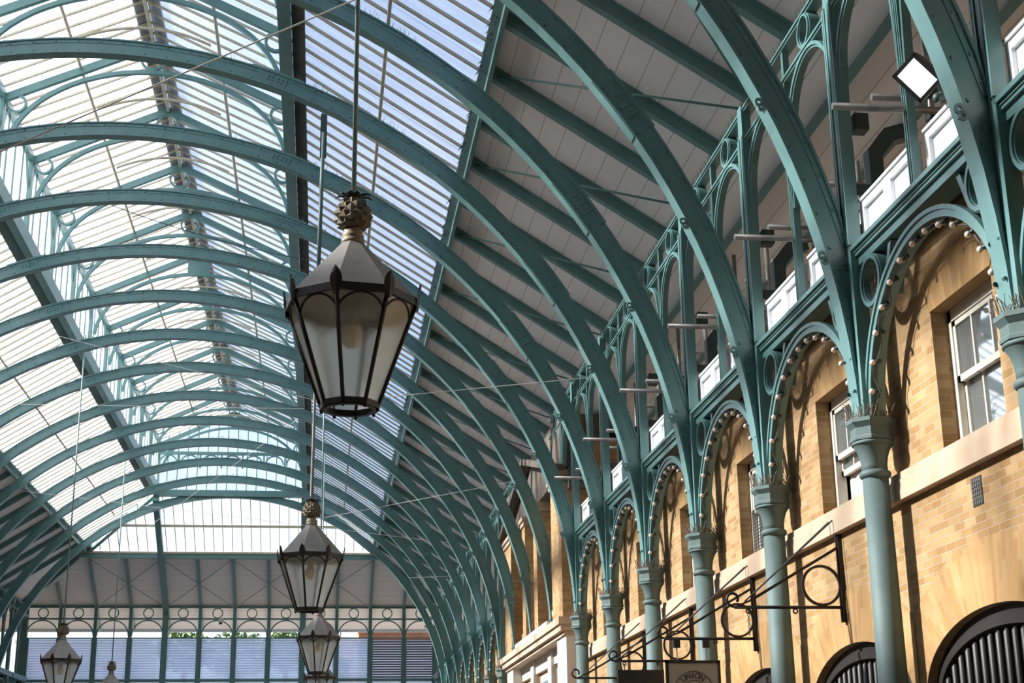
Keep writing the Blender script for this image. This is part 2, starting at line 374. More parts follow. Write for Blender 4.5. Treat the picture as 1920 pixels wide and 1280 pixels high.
# glazing, one window per bay and slope (structure), with its cream bars as a part
def slope_window(n, y0, y1, p, q, bars=7, thick=0.006):
    """glass from point p=(x,z) to q=(x,z) between y0 and y1, bars along the slope"""
    g = MB(); px, pz = p; qx, qz = q
    g.beam(((px + qx) / 2, y0, (pz + qz) / 2), ((px + qx) / 2, y1, (pz + qz) / 2), math.hypot(qx - px, qz - pz), thick, side=(qx - px, 0, qz - pz))
    o = struct('window_%d' % n, g, ROOFGLASS)
    b = MB()
    for i in range(bars):
        y = y0 + (y1 - y0) * (i + 0.5) / bars
        b.beam((px, y, pz), (qx, y, qz), 0.013, 0.014, drop=-0.010)
    c = b.build('glazing_bars', CREAM); c.parent = o
    return o
wi = 1
ceiling_slab('ceiling_near_blocker', [[(XM, YN, ZRG), (XM, 2.03, ZRG), (XM + DXL + 0.05, 2.03, ZL1 - 0.02), (XM + DXL + 0.05, YN, ZL1 - 0.02)], [(XM, YN, ZRG), (XM, 2.03, ZRG), (XM - DXL - 0.05, 2.03, ZL1 - 0.02), (XM - DXL - 0.05, YN, ZL1 - 0.02)],  # unseen boarding added in place of glass, to cut light from behind
    [(XM + DXL, YN, zroof(DXL)), (XM + DXL, 2.03, zroof(DXL)), (XM + DXP, 2.03, zroof(DXP)), (XM + DXP, YN, zroof(DXP))], [(XM - DXL, YN, zroof(DXL)), (XM - DXL, 2.03, zroof(DXL)), (XM - DXP, 2.03, zroof(DXP)), (XM - DXP, YN, zroof(DXP))],
    [(XM + DXL, YN, ZL0), (XM + DXL, 2.03, ZL0), (XM + DXL + 0.01, 2.03, ZL1), (XM + DXL + 0.01, YN, ZL1)], [(XM - DXL, YN, ZL0), (XM - DXL, 2.03, ZL0), (XM - DXL - 0.01, 2.03, ZL1), (XM - DXL - 0.01, YN, ZL1)]])
for k in range(-1, 17):
    y0, y1 = yk(k), yk(k + 1)
    if k >= NK: break
    for sgn in (1, -1):
        slope_window(wi, y0, y1, (XM + sgn * (DXL + 0.02), zroof(DXL + 0.02)), (XM + sgn * DXP, zroof(DXP))); wi += 1
        slope_window(wi, y0, y1, (XM, ZRG), (XM + sgn * (DXL + 0.05), ZL1 - 0.02)); wi += 1
        g = MB(); g.box((XM + sgn * DXL - 0.003, y0, ZL0 + 0.03), (XM + sgn * DXL + 0.003, y1, ZL1 - 0.03)); struct('window_%d' % wi, g, ROOFGLASS); wi += 1
# hip end: two side triangles and the end slope, in glass
for sgn in (1, -1):
    g = MB(); b = MB()
    a = [(XM + sgn * DXL, YHIP, zroof(DXL)), (XM + sgn * DXP, YHIP, zroof(DXP)), (XM + sgn * DXP, YHP, zroof(DXP))]
    g.add(a, [(0, 1, 2)]); o = struct('window_%d' % wi, g, ENDGLASS); wi += 1
    for i in range(6):
        y = YHIP + (YHP - YHIP) * (i + 0.5) / 7; d0 = DXL + (DXP - DXL) * (i + 0.5) / 7
        b.beam((XM + sgn * d0, y, zroof(d0)), (XM + sgn * DXP, y, zroof(DXP)), 0.010, 0.012, drop=-0.010)
    b.build('glazing_bars', CREAM).parent = o
g = MB(); b = MB()
ze0 = zhip(YHIP)
g.add([(XM - DXL, YHIP, ze0), (XM + DXL, YHIP, ze0), (XM + hipx(YHP), YHP, zhip(YHP)), (XM - hipx(YHP), YHP, zhip(YHP))], [(0, 1, 2, 3)])
o = struct('window_%d' % wi, g, ENDGLASS); wi += 1
for i in range(31):
    xx = -1.86 + 3.72 * i / 30; t = max(0.0, (abs(xx) - DXL) / (hipx(YHP) - DXL)); ys = YHIP + (YHP - YHIP) * min(1, t)
    if ys < YHP - 0.02: b.beam((XM + xx, ys, zhip(ys)), (XM + xx, YHP, zhip(YHP)), 0.009, 0.012, side=(1, 0, 0), drop=-0.010)
ym = (YHIP + YHP) / 2; b.beam((XM - hipx(ym), ym, zhip(ym)), (XM + hipx(ym), ym, zhip(ym)), 0.03, 0.03, side=(0, 1, 0), drop=-0.03)
b.build('glazing_bars', CREAM).parent = o
# lantern gable
g = MB(); g.prism([(-DXL, ze0), (DXL, ze0), (DXL, ZL1), (0, ZRG), (-DXL, ZL1)], YHIP - 0.003, YHIP + 0.003, lambda a, z, w: (XM + a, w, z))
o = struct('window_%d' % wi, g, ENDGLASS); wi += 1
b = MB()
for i in range(1, 15):
    x = -DXL + 2 * DXL * i / 15; b.box((XM + x - 0.005, YHIP - 0.01, ze0), (XM + x + 0.005, YHIP + 0.01, ZRG - (ZRG - ZL1) * abs(x) / DXL))
b.build('mullions', TEAL).parent = o
g = MB()
g.box((XM - DXL, YHIP - 0.05, 4.235), (XM + DXL, YHIP - 0.02, 4.275)); g.box((XM - DXL, YHIP - 0.05, ze0 - 0.03), (XM + DXL, YHIP + 0.03, ze0 + 0.05))
for i in range(7):
    x = XM - DXL + 2 * DXL * (i + 0.5) / 7; g.ring((x, YHIP - 0.035, 4.115), (1, 0, 0), (0, 0, 1), 0.105, 0.122, 0.02, 20, 0, PI)
    if i: g.beam((XM - DXL + 2 * DXL * i / 7, YHIP - 0.035, 4.06), (XM - DXL + 2 * DXL * i / 7, YHIP - 0.035, 4.24), 0.02, 0.02, side=(1, 0, 0))
g.build('arcaded_transom', TEAL).parent = o

# unseen near end: boarded roof and dark wall, added to block ambient light
g = MB(); g.box((-6, YN - 0.1, -0.5), (4, YN, 5.0)); struct('wall_near_blocker', g, STONED)
# ---------------------------------------------------------------- right-hand brick wall with window and shop-front openings
XW = 1.668
def ell(cy, cz, a, b, n=24, a0=0.0, a1=PI): return [(cy + a * math.cos(a0 + (a1 - a0) * i / n), cz + b * math.sin(a0 + (a1 - a0) * i / n)) for i in range(n + 1)]
WZ0, WZ1, WHW = 0.872, 1.268, 0.192
AA, AB, AZ = 0.455, 0.20, 0.235
def wall_bay(mb, y0, holes, zt=1.56):
    outer = [(y0, -0.5), (y0 + 1, -0.5), (y0 + 1, zt), (y0, zt)]
    loops = [outer] + holes
    vec = [[Vector((a, b, 0)) for a, b in l] for l in loops]; flat = [p for l in loops for p in l]
    mb.add([(XW, a, b) for a, b in flat], [tuple(t) for t in tessellate_polygon(vec)])
    for h in holes:                       # reveals
        n = len(h); vs = [(XW, a, b) for a, b in h] + [(XW + 0.075, a, b) for a, b in h]
        mb.add(vs, [(i, (i + 1) % n, (i + 1) % n + n, i + n) for i in range(n)])
wall = MB()
for k in range(-9, 18):
    cy = yk(k) + 0.5
    win = [(cy - WHW, WZ0), (cy + WHW, WZ0), (cy + WHW, WZ1), (cy - WHW, WZ1)]
    arch = ell(cy, AZ, AA, AB) + [(cy - AA, -0.45), (cy + AA, -0.45)]
    wall_bay(wall, yk(k), [win, arch])
wall.box((XW, -6, 1.555), (2.4, 21.03, 1.56))
struct('wall_right', wall, BRICK)
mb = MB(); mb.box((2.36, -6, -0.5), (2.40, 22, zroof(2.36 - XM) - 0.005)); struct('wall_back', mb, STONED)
mb = MB(); mb.box((2.30, -6.0, 1.78), (2.36, 21.0, 1.93)); struct('trim_1', mb, STONE)
mb = MB(); mb.box((XW - 0.028, 0.0, 0.788), (XW + 0.02, 9.42, 0.845)); mb.box((XW - 0.022, 0.0, 0.845), (XW + 0.02, 9.42, 0.868))
struct('trim_2', mb, STONE)
# gauged brick heads over the windows and the shop arches
for k in range(0, 7):
    cy = yk(k) + 0.5
    mb = MB(); n = 24
    lo = [(cy - WHW - 0.004 + (2 * WHW + 0.008) * i / n, WZ1) for i in range(n + 1)]; hi = [(cy - WHW - 0.06 + (2 * WHW + 0.12) * i / n, WZ1 + 0.125) for i in range(n + 1)]
    for i in range(n):
        o0 = len(mb.f); mb.add([(XW - 0.002, *lo[i]), (XW - 0.002, *lo[i + 1]), (XW - 0.002, *hi[i + 1]), (XW - 0.002, *hi[i])], [(0, 1, 2, 3)])
        mb.uv[o0] = [(0, lo[i][0] * S), (0, lo[i + 1][0] * S), (0.4, lo[i + 1][0] * S), (0.4, lo[i][0] * S)]
    struct('trim_%d' % (3 + 2 * k), mb, GAUGED, fix=False)
    mb = MB(); n = 40; L = 0
    for i in range(n):
        a, a2 = PI * i / n, PI * (i + 1) / n
        P = lambda a, g: (XW - 0.002, cy + (AA + g) * math.cos(a), AZ + (AB + g) * math.sin(a))
        d = math.hypot(AA * (math.cos(a2) - math.cos(a)), AB * (math.sin(a2) - math.sin(a))) * S
        o0 = len(mb.f); gt = min(0.17, (0.497 - AA * abs(math.cos(a))) / max(0.05, abs(math.cos(a)))); gt2 = min(0.17, (0.497 - AA * abs(math.cos(a2))) / max(0.05, abs(math.cos(a2))))
        mb.add([P(a, 0), P(a2, 0), P(a2, gt2), P(a, gt)], [(0, 1, 2, 3)])
        mb.uv[o0] = [(0, L), (0, L + d), (0.5, L + d), (0.5, L)]; L += d
    struct('trim_%d' % (4 + 2 * k), mb, GAUGED, fix=False)

# sash windows: frame, sashes, panes (structure)
def sash_window(n, k, raised=False, mesh=False):
    cy = yk(k) + 0.5; x = XW + 0.052; f = MB()
    fw = 0.022
    for a, b_ in (((cy - WHW, WZ0), (cy - WHW + fw, WZ1)), ((cy + WHW - fw, WZ0), (cy + WHW, WZ1)), ((cy - WHW, WZ1 - fw - 0.012), (cy + WHW, WZ1)), ((cy - WHW, WZ0), (cy + WHW, WZ0 + fw))):
        f.box((x - 0.004, a[0], a[1]), (x + 0.03, b_[0], b_[1]))
    fo = struct('window_%d' % n, f, SASH)
    ya, yb2 = cy - WHW + fw, cy + WHW - fw; zm = (WZ0 + WZ1) / 2
    def sash(nm, z0, z1, xx):
        s = MB(); r = 0.015
        for a, c in (((ya, z0), (ya + r, z1)), ((yb2 - r, z0), (yb2, z1)), ((ya, z0), (yb2, z0 + r * 1.25)), ((ya, z1 - r), (yb2, z1))): s.box((xx, a[0], a[1]), (xx + 0.014, c[0], c[1]))
        for i in (1, 2):
            y = ya + (yb2 - ya) * i / 3; s.box((xx + 0.001, y - 0.004, z0), (xx + 0.012, y + 0.004, z1))
        so = s.build(nm, SASH); so.parent = fo
        p = MB(); p.box((xx + 0.006, ya + 0.004, z0 + 0.004), (xx + 0.008, yb2 - 0.004, z1 - 0.004)); po = p.build('panes', PANEGLASS); po.parent = fo
    dz = 0.11 if raised else 0.0
    sash('upper_sash', zm - 0.012, WZ1 - fw - 0.012, x)
    sash('lower_sash', WZ0 + fw + dz, zm + 0.012 + dz, x + 0.016)
    c = MB()
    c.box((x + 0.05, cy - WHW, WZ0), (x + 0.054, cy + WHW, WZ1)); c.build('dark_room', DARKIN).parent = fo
    c = MB(); nn = 14
    y1, y2 = (ya + 0.08, yb2) if raised else (ya, yb2)
    for i in range(nn):
        t0, t1 = y1 + (y2 - y1) * i / nn, y1 + (y2 - y1) * (i + 1) / nn
        c.add([(x + 0.038 + 0.003 * math.sin(i * 1.9), t0, WZ0 + fw), (x + 0.038 + 0.003 * math.sin(i * 1.9 + 1.9), t1, WZ0 + fw), (x + 0.038 + 0.003 * math.sin(i * 1.9 + 1.9), t1, WZ1), (x + 0.038 + 0.003 * math.sin(i * 1.9), t0, WZ1)], [(0, 1, 2, 3)])
    c.build('blind', CURTAIN).parent = fo
    if mesh:
        g = MB()
        for i in range(12): g.tube([(x - 0.006, ya + (yb2 - ya) * i / 11, WZ0 + 0.02), (x - 0.006, ya + (yb2 - ya) * i / 11, zm)], 0.0015, 4)
        for i in range(14): g.tube([(x - 0.006, ya, WZ0 + 0.02 + (zm - WZ0 - 0.02) * i / 13), (x - 0.006, yb2, WZ0 + 0.02 + (zm - WZ0 - 0.02) * i / 13)], 0.0015, 4)
        g.build('wire_guard', IRON).parent = fo
for k in range(-1, 7): sash_window(200 + k + 1, k, raised=(k == 1), mesh=(k == 2))

# ---------------------------------------------------------------- left-hand side: plain brick wall, built for light and the side view
mb = MB(); xl = XM - (XW - XM)
mb.box((xl - 0.05, -6, -0.5), (xl, 21.03, 1.56)); mb.box((xl - 0.75, -6, 1.5), (xl, 21.03, 1.56)); struct('wall_left', mb, BRICK)
mb = MB(); mb.box((XM - (2.36 - XM) - 0.04, -6, -0.5), (XM - (2.36 - XM), 22, zroof(2.36 - XM) - 0.005)); struct('wall_outer_left', mb, BRICK)

# ================================================================ THINGS
# ---- arched ribs
def rib_section(p, a0, a1, y0, y1):
    """four corners at angle p between radial offsets a0..a1 (from the inner curve), clamped to the post face"""
    r = rin(p); out = []
    for a, y in ((a0, y0), (a1, y0), (a1, y1), (a0, y1)):
        rr = r + a; dx = rr * math.sin(p); dz = rr * math.cos(p)
        if abs(dx) > POSTF and a > 0:
            dx = math.copysign(POSTF, dx)
        out.append((dx, y, ZC + dz))
    return out
PE = math.radians(88.6); PT = math.radians(77.4)
def rib_sweep(mb, y, a0, a1, t0, t1, pmax, pmin=None, n=72):
    ps = [-pmax + 2 * pmax * i / n for i in range(n + 1)] if pmin is None else [pmin + (pmax - pmin) * i / n for i in range(n + 1)]
    mb.sweep([[(XM + x, y + yy, z) for x, yy, z in rib_section(p, a0, a1, t0, t1)] for p in ps])
def make_rib(k, label):
    y = yk(k) + 0.02; t = Thing('arch_rib', label, 'arch rib', (XM, y, ZCAP), 'riveted arch ribs of the hall')
    m = MB(); rib_sweep(m, y, 0.006, RD - 0.004, -0.022, 0.022, PE); web = t.part('web', m, TEAL)
    m = MB(); rib_sweep(m, y, 0.0, 0.010, -0.033, 0.033, PE); rib_sweep(m, y, 0.009, 0.026, -0.025, 0.025, PE); t.part('lower_flange', m, TEAL)
    m = MB(); rib_sweep(m, y, RD - 0.008, RD, -0.033, 0.033, PT); rib_sweep(m, y, RD - 0.026, RD - 0.007, -0.025, 0.025, PT); t.part('upper_flange', m, TEAL)
    for c in (-56, -19, 19, 56):
        m = MB(); c0 = math.radians(c)
        rib_sweep(m, y, 0.012, RD - 0.010, -0.027, 0.027, c0 + 0.022, c0 - 0.022, 3)
        rib_sweep(m, y, RD, RD + 0.007, -0.031, 0.031, c0 + 0.05, c0 - 0.05, 5)
        rib_sweep(m, y, -0.004, 0.001, -0.028, 0.028, c0 + 0.05, c0 - 0.05, 5)
        t.part('splice_plate', m, TEAL)
    m = MB()
    def rivet(p, a, yy, up=False):
        r = rin(p) + a; x, z = XM + r * math.sin(p), ZC + r * math.cos(p); q = 0.0072; h = 0.006
        for s in (-1, 1):
            b = [(x + q * math.cos(j * PI / 3), y + s * yy, z + q * math.sin(j * PI / 3)) for j in range(6)]
            m.add(b + [(x + q * .5 * math.cos(j * PI / 3), y + s * (yy + h), z + q * .5 * math.sin(j * PI / 3)) for j in range(6)], [tuple(range(6, 12))] + [(j, (j + 1) % 6, (j + 1) % 6 + 6, j + 6) for j in range(6)])
    nr = 74
    for i in range(nr + 1):
        p = -PE + 0.03 + 2 * (PE - 0.03) * i / nr
        if abs(p) < PT - 0.03: rivet(p, RD - 0.017, 0.025)
        rivet(p, 0.017, 0.025)
    for c in (-56, -19, 19, 56):
        for dp in (-0.014, -0.005, 0.005, 0.014):
            for a in (0.038, 0.055): rivet(math.radians(c) + dp, a, 0.027)
    for c in (-1, 1):
        for z in (1.62, 1.52, 1.42, 1.32, 1.22, 1.12):
            p = math.atan2(POSTF - 0.014, z - ZC); rivet(c * p, (POSTF - 0.014) / math.sin(p) - rin(p), 0.022)
        for a in (0.03, 0.05, 0.07): rivet(c * math.radians(79), a, 0.022)
    t.part('rivets', m, TEAL, kind='stuff')
    m = MB()
    for i in range(260):
        p = random.uniform(-0.45, 0.6); r = rin(p) + RD; yy = y + random.uniform(-0.028, 0.028); x, z = XM + r * math.sin(p), ZC + r * math.cos(p)
        l = random.uniform(0.025, 0.05); a = random.uniform(-0.5, 0.5); w = 0.0016
        m.add([(x - w, yy, z), (x + w, yy, z), (x + l * math.sin(a), yy + random.uniform(-.01, .01), z + l), (x, yy + w, z)], [(0, 1, 2), (1, 3, 2), (3, 0, 2)])
    t.part('bird_spikes', m, SPIKE, kind='stuff')
    for c in (67, 78):
        p = math.radians(c); r = rin(p) - 0.002; x, z = XM + r * math.sin(p), ZC + r * math.cos(p); m = MB()
        m.box((x - 0.006, y - 0.03, z - 0.012), (x + 0.006, y + 0.0, z + 0.012))
        m.ring((x - 0.014, y - 0.035, z), (1, 0, 0), (0, 0, 1), 0.006, 0.014, 0.008, 10); m.ring((x - 0.006, y - 0.035, z - 0.018), (1, 0, 0), (0, 0, 1), 0.006, 0.013, 0.008, 10)
        t.part('eye_bolt', m, TEAL)
    return t.o
def rib_label(k):
    if k == 0: return 'teal riveted arch rib springing beside the square floodlight'
    if k <= 8: return 'teal riveted arch rib, %s rib beyond the one beside the floodlight' % ORD[k]
    return 'slender teal arch rib far down the hall, %s rib counted from the glazed end gable' % ORD[NK - k + 1]
rib0 = make_rib(0, rib_label(0))
for k in range(1, NK + 1): dup(rib0, (0, k, 0), rib_label(k))

# ---- iron columns with capital and upper post
def column(x, y, sg, label, group):
    t = Thing('iron_column', label, 'column', (x, y, -0.5), group); c = (x, y, 0)
    m = MB(); m.lathe(c, [(0.060, -0.5), (0.060, -0.45), (0.047, -0.43), (0.0415, 0.3), (0.0375, 0.872)], 28); t.part('shaft', m, TEALC)
    m = MB(); m.lathe(c, [(0.038, 0.856), (0.045, 0.862), (0.046, 0.868), (0.045, 0.874), (0.038, 0.880)], 28); t.part('ring_moulding', m, TEALC)
    m = MB(); ph = PI / 8
    m.lathe(c, [(0.0375, 0.872), (0.0372, 0.895), (0.040, 0.915), (0.047, 0.938), (0.056, 0.953), (0.058, 0.956)], 28)
    m.lathe(c, [(0.056, 0.953), (0.061, 0.956), (0.061, 0.962), (0.057, 0.965)], 28)
    m.lathe(c, [(0.058, 0.964), (0.064, 0.967), (0.064, 0.975), (0.061, 0.980), (0.061, 1.003), (0.071, 1.016), (0.073, 1.018), (0.073, 1.030)], 8, ph, smooth=False); t.part('capital', m, TEALC)
    m = MB(); m.box((x - 0.030, y - 0.026, 1.03), (x + 0.006, y + 0.026, 2.53)); t.part('upper_post', m, TEAL)
    m = MB()
    for yy in (-0.031, -0.017, 0.017, 0.031): m.box((x - 0.034, y + yy - 0.005, 1.57), (x + 0.006, y + yy + 0.005, 2.40))
    m.box((x - 0.034, y - 0.044, 1.03), (x + 0.01, y - 0.026, 1.56)); m.box((x - 0.034, y + 0.026, 1.03), (x + 0.01, y + 0.044, 1.56))
    t.part('post_moulding', m, TEAL)
    m = MB(); r = random.Random(3)
    for i in range(90):
        a = r.uniform(0, 2 * PI); d = r.uniform(0.045, 0.07); px, py = x + d * math.cos(a), y + d * math.sin(a); l = r.uniform(0.015, 0.05)
        m.tube([(px, py, 1.03), (px + r.uniform(-.03, .02), py + r.uniform(-.025, .025), 1.03 + l)], 0.0012, 3, cap=False)
    t.part('bird_spikes', m, NEST, kind='stuff')
    return t.o
c0 = column(XC, yk(0), 1, 'grey-green iron column under the rib beside the floodlight', 'iron columns along the brick shop fronts')
for k in range(1, 18):
    if k in (7, 8, 9): continue
    lb = ('grey-green iron column, %s column beyond the floodlight column' % ORD[k]) if k <= 6 else 'iron column past the brick pavilion, %s in its row from there' % ORD[k - 9]
    dup(c0, (0, k, 0), lb)
for k in range(13, 18):
    dup(c0, (2 * (XM - XC), k, 0), 'iron column in the row opposite the brick shops, %s from the end colonnade' % ORD[19 - k])

# ---- arcade spandrels between columns (arch band, roundels, rail)
def arcade(y, x, label, group):
    t = Thing('arcade_arch', label, 'arcade arch', (x, y, ZCAP), group)
    a, b_ = 0.442, 0.405; cz = 1.035; cy = y + 0.5
    m = MB(); n = 40
    def el(i, g): an = PI * i / n; return cy + (a + g) * math.cos(an), cz + (b_ + g) * math.sin(an)
    m.sweep([[(x - 0.038, *el(i, 0)), (x - 0.038, *el(i, 0.012)), (x + 0.004, *el(i, 0.012)), (x + 0.004, *el(i, 0))] for i in range(n + 1)])
    t.part('arch_soffit_band', m, TEAL)
    m = MB()
    m.sweep([[(x - 0.041, *el(i, 0.0)), (x - 0.041, *el(i, 0.028)), (x - 0.020, *el(i, 0.028)), (x - 0.020, *el(i, 0.0))] for i in range(n + 1)])
    m.sweep([[(x - 0.046, *el(i, 0.020)), (x - 0.046, *el(i, 0.032)), (x - 0.030, *el(i, 0.032)), (x - 0.030, *el(i, 0.020))] for i in range(n + 1)])
    t.part('arch_face_moulding', m, TEAL)
    for s in (-1, 1):
        m = MB(); yy = cy + s * 0.374
        m.ring((x - 0.016, yy, 1.424), (0, 1, 0), (0, 0, 1), 0.062, 0.082, 0.036, 32); m.ring((x - 0.034, yy, 1.424), (0, 1, 0), (0, 0, 1), 0.066, 0.078, 0.012, 32)
        t.part('roundel', m, TEAL)
    m = MB()
    m.box((x - 0.036, y + 0.03, 1.500), (x + 0.036, y + 0.97, 1.528)); m.box((x - 0.046, y + 0.03, 1.528), (x + 0.04, y + 0.97, 1.540)); m.box((x - 0.058, y + 0.03, 1.546), (x + 0.046, y + 0.97, 1.560)); m.box((x - 0.05, y + 0.03, 1.538), (x + 0.04, y + 0.97, 1.548))
    for s in (-1, 1):
        m.beam((x, cy + s * 0.235, 1.50), (x, cy + s * 0.30, 1.36), 0.05, 0.02, side=(1, 0, 0))
    t.part('moulded_rail', m, TEAL)
    return t.o
ga = 'cast iron arcade arches between the columns'
XA = XC + 0.024
arc0 = arcade(yk(0), XA, 'teal openwork arch over the sash window beside the floodlight column', ga)
for k in list(range(-1, 6)) + [10, 11, 12, 13, 14, 15, 16, 17]:
    if k == 0: continue
    if k == -1: lb = 'teal openwork arch cut by the frame edge on the floodlight column'
    elif k < 6: lb = 'teal openwork arch, %s arch beyond the one beside the floodlight column' % ORD[k]
    else: lb = 'teal openwork arch past the brick pavilion, %s from there' % ORD[k - 9]
    dup(arc0, (0, k, 0), lb)
for k in (15, 16, 17):
    dup(arc0, (2 * (XM - XC), k, 0), 'teal openwork arch opposite the brick shops, %s from the end colonnade' % ORD[18 - k])

# ---- festoon lights: cable and bulbs round each arcade arch
def festoon(y, x, label, group):
    t = Thing('festoon_light', label, 'string lights', (x, y, ZCAP), group)
    cy, cz, a, b_ = y + 0.5, 1.035, 0.435, 0.396; pts = []
    r = random.Random(11)
    for i in range(61):
        an = PI * (0.02 + 0.96 * i / 60); sg = 0.012 * abs(math.sin(i / 60 * 14 * PI))
        pts.append((x - 0.030 + 0.01 * math.sin(i * 0.9), cy + (a - sg) * math.cos(an), cz + (b_ - sg) * math.sin(an)))
    pts = [(x - 0.05, cy + 0.5, 1.05), (x - 0.045, cy + 0.46, 1.06)] + pts
    m = MB(); m.tube(pts, 0.0022, 5); t.part('cable', m, BLACKWIRE)
    for i in range(14):
        an = PI * (0.055 + 0.89 * i / 13); p = V((x - 0.022, cy + a * math.cos(an), cz + b_ * math.sin(an)))
        d = V((-0.85, -0.35 * math.cos(an), -0.45 * math.sin(an) - 0.1 + r.uniform(-.2, .2))).normalized()
        m = MB(); m.tube([p - d * 0.008, p + d * 0.018], [0.0062, 0.0056], 8); so = t.part('socket', m, PIPE)
        m = MB(); c = p + d * 0.0245; m.ball(c, 0.0088, 12, 8); t.part('bulb', m, BULB)
    return t.o
f0 = festoon(yk(0), XA, 'string of round cream bulbs around the arch beside the floodlight column', 'festoon lights on the arcade arches')
for k in list(range(1, 6)) + [10, 11, 12, 13]:
    lb = ('string of round cream bulbs on the %s arch beyond the floodlight arch' % ORD[k]) if k < 6 else 'string of small bulbs on the %s arch past the brick pavilion' % ORD[k - 9]
    dup(f0, (0, k, 0), lb)

# ---- nests in the roundels
for k in range(1, 5):
    yy = yk(k) - 0.126; m = MB(); r = random.Random(20 + k)
    for i in range(70):
        a = r.uniform(PI * 1.15, PI * 1.85); d = r.uniform(0.01, 0.058); p = V((XA - 0.012 + r.uniform(-.014, .014), yy + d * math.cos(a), 1.424 + d * math.sin(a)))
        m.tube([p, p + V((r.uniform(-.008, .008), r.uniform(-.012, .012), r.uniform(0.01, .035)))], 0.0010, 3, cap=False)
    solo('bird_nest', m, NEST, 'clump of dry twigs in the iron ring beside the %s column past the floodlight' % ORD[k], 'nest', 'twig nests in the arcade rings', 'stuff')
# ---- white parapet panels
def parapet(y, x, label, group):
    t = Thing('parapet_panel', label, 'parapet panel', (x, y, 1.56), group); y0, y1 = y + 0.045, y + 0.475
    m = MB(); m.box((x + 0.012, y0, 1.56), (x + 0.02, y1, 1.712)); t.part('board', m, WHITE)
    m = MB(); n = 2; w = (y1 - y0) / n
    for i in range(n + 1): m.box((x, y0 + w * i - (0.028 if i else 0), 1.56), (x + 0.014, y0 + w * i + (0.028 if i < n else 0), 1.712))
    m.box((x + 0.0005, y0, 1.56), (x + 0.014, y1, 1.590)); m.box((x + 0.0005, y0, 1.688), (x + 0.014, y1, 1.712))
    t.part('panel_frame', m, WHITE)
    m = MB(); m.box((x - 0.006, y0, 1.712), (x + 0.026, y1, 1.720)); t.part('capping', m, WHITE)
    return t.o
XP = 1.605
gp = 'white parapet panels above the arcade'
p0 = parapet(yk(0), XP, 'white panelled parapet beside the floodlight, nearer half of its bay', gp)
for k in list(range(-1, 6)) + [10, 11, 12]:
    for h in (0, 1):
        if (k, h) == (0, 0): continue
        half = 'nearer half' if h == 0 else 'farther half'
        if k == -1: lb = 'white panelled parapet cut by the frame edge above the floodlight column' if h else None
        elif k == 0: lb = 'white panelled parapet below the floodlight, farther half of its bay'
        elif k < 6: lb = 'white panelled parapet, %s of the %s bay beyond the floodlight bay' % (half, ORD[k])
        else: lb = 'white parapet past the brick pavilion, %s of the %s bay' % (half, ORD[k - 9])
        if lb: dup(p0, (0, k + h * 0.5, 0), lb)

# ---- frieze with rings and pointed arches under the eaves, one per half bay
def frieze(y, x, label, group):
    t = Thing('frieze_panel', label, 'frieze panel', (x, y, 2.1), group); hw = 0.25; cy = y + hw
    m = MB()
    for z in (2.516, 2.388): m.box((x - 0.020, y, z - 0.012), (x + 0.020, y + 0.5, z + 0.012)); m.box((x - 0.026, y, z - 0.004), (x + 0.026, y + 0.5, z + 0.004))
    t.part('rail', m, TEAL)
    m = MB(); m.ring((x, cy, 2.452), (0, 1, 0), (0, 0, 1), 0.046, 0.063, 0.036, 28); m.ring((x - 0.018, cy, 2.452), (0, 1, 0), (0, 0, 1), 0.050, 0.059, 0.012, 28); t.part('ring', m, TEAL)
    m = MB(); n = 24
    for r0, r1, x0, x1 in ((0.206, 0.218, -0.016, 0.010), (0.214, 0.226, -0.022, -0.004)):
        m.sweep([[(x + x0, cy + r * math.cos(PI * i / n), 2.16 + r * math.sin(PI * i / n)) if j < 2 else (x + x1, cy + r * math.cos(PI * i / n), 2.16 + r * math.sin(PI * i / n)) for j, r in ((0, r0), (1, r1), (2, r1), (3, r0))] for i in range(n + 1)])
    for s in (-1, 1): m.beam((x - 0.004, cy + s * 0.214, 2.16), (x - 0.004, cy + s * 0.230, 1.90), 0.026, 0.012, side=(1, 0, 0))
    t.part('arch', m, TEAL)
    m = MB(); r = random.Random(5)
    for i in range(46):
        yy = y + 0.5 * i / 46; m.add([(x - 0.01, yy, 2.525), (x - 0.0055, yy + 0.0025, 2.525), (x - 0.02 + r.uniform(-.006, .006), yy, 2.570)], [(0, 1, 2)])
    t.part('bird_spikes', m, SPIKE, kind='stuff')
    return t.o
gf = 'ring friezes under the eaves'
fr0 = frieze(yk(0), XC, 'teal ring and arch frieze above the floodlight bay, nearer half', gf)
for k in list(range(-1, 9)) + list(range(9, 18)):
    for h in (0, 1):
        if (k, h) == (0, 0) or k in (7, 8) or k == -1: continue
        half = 'nearer half' if h == 0 else 'farther half'
        if k == 0: lb = 'teal ring and arch frieze above the floodlight bay, farther half'
        elif k < 9: lb = 'teal ring and arch frieze in the %s bay beyond the floodlight, %s' % (ORD[k], half)
        else: lb = 'teal ring and arch frieze past the brick pavilion, %s bay, %s' % (ORD[k - 8], half)
        dup(fr0, (0, k + 0.5 * h, 0), lb)
for k in range(14, 18):
    for h in (0, 1):
        dup(fr0, (2 * (XM - XC), k + 0.5 * h, 0), 'teal ring frieze opposite the brick shops, %s bay from the end colonnade, %s half' % (ORD[18 - k], ('nearer', 'farther')[h]))
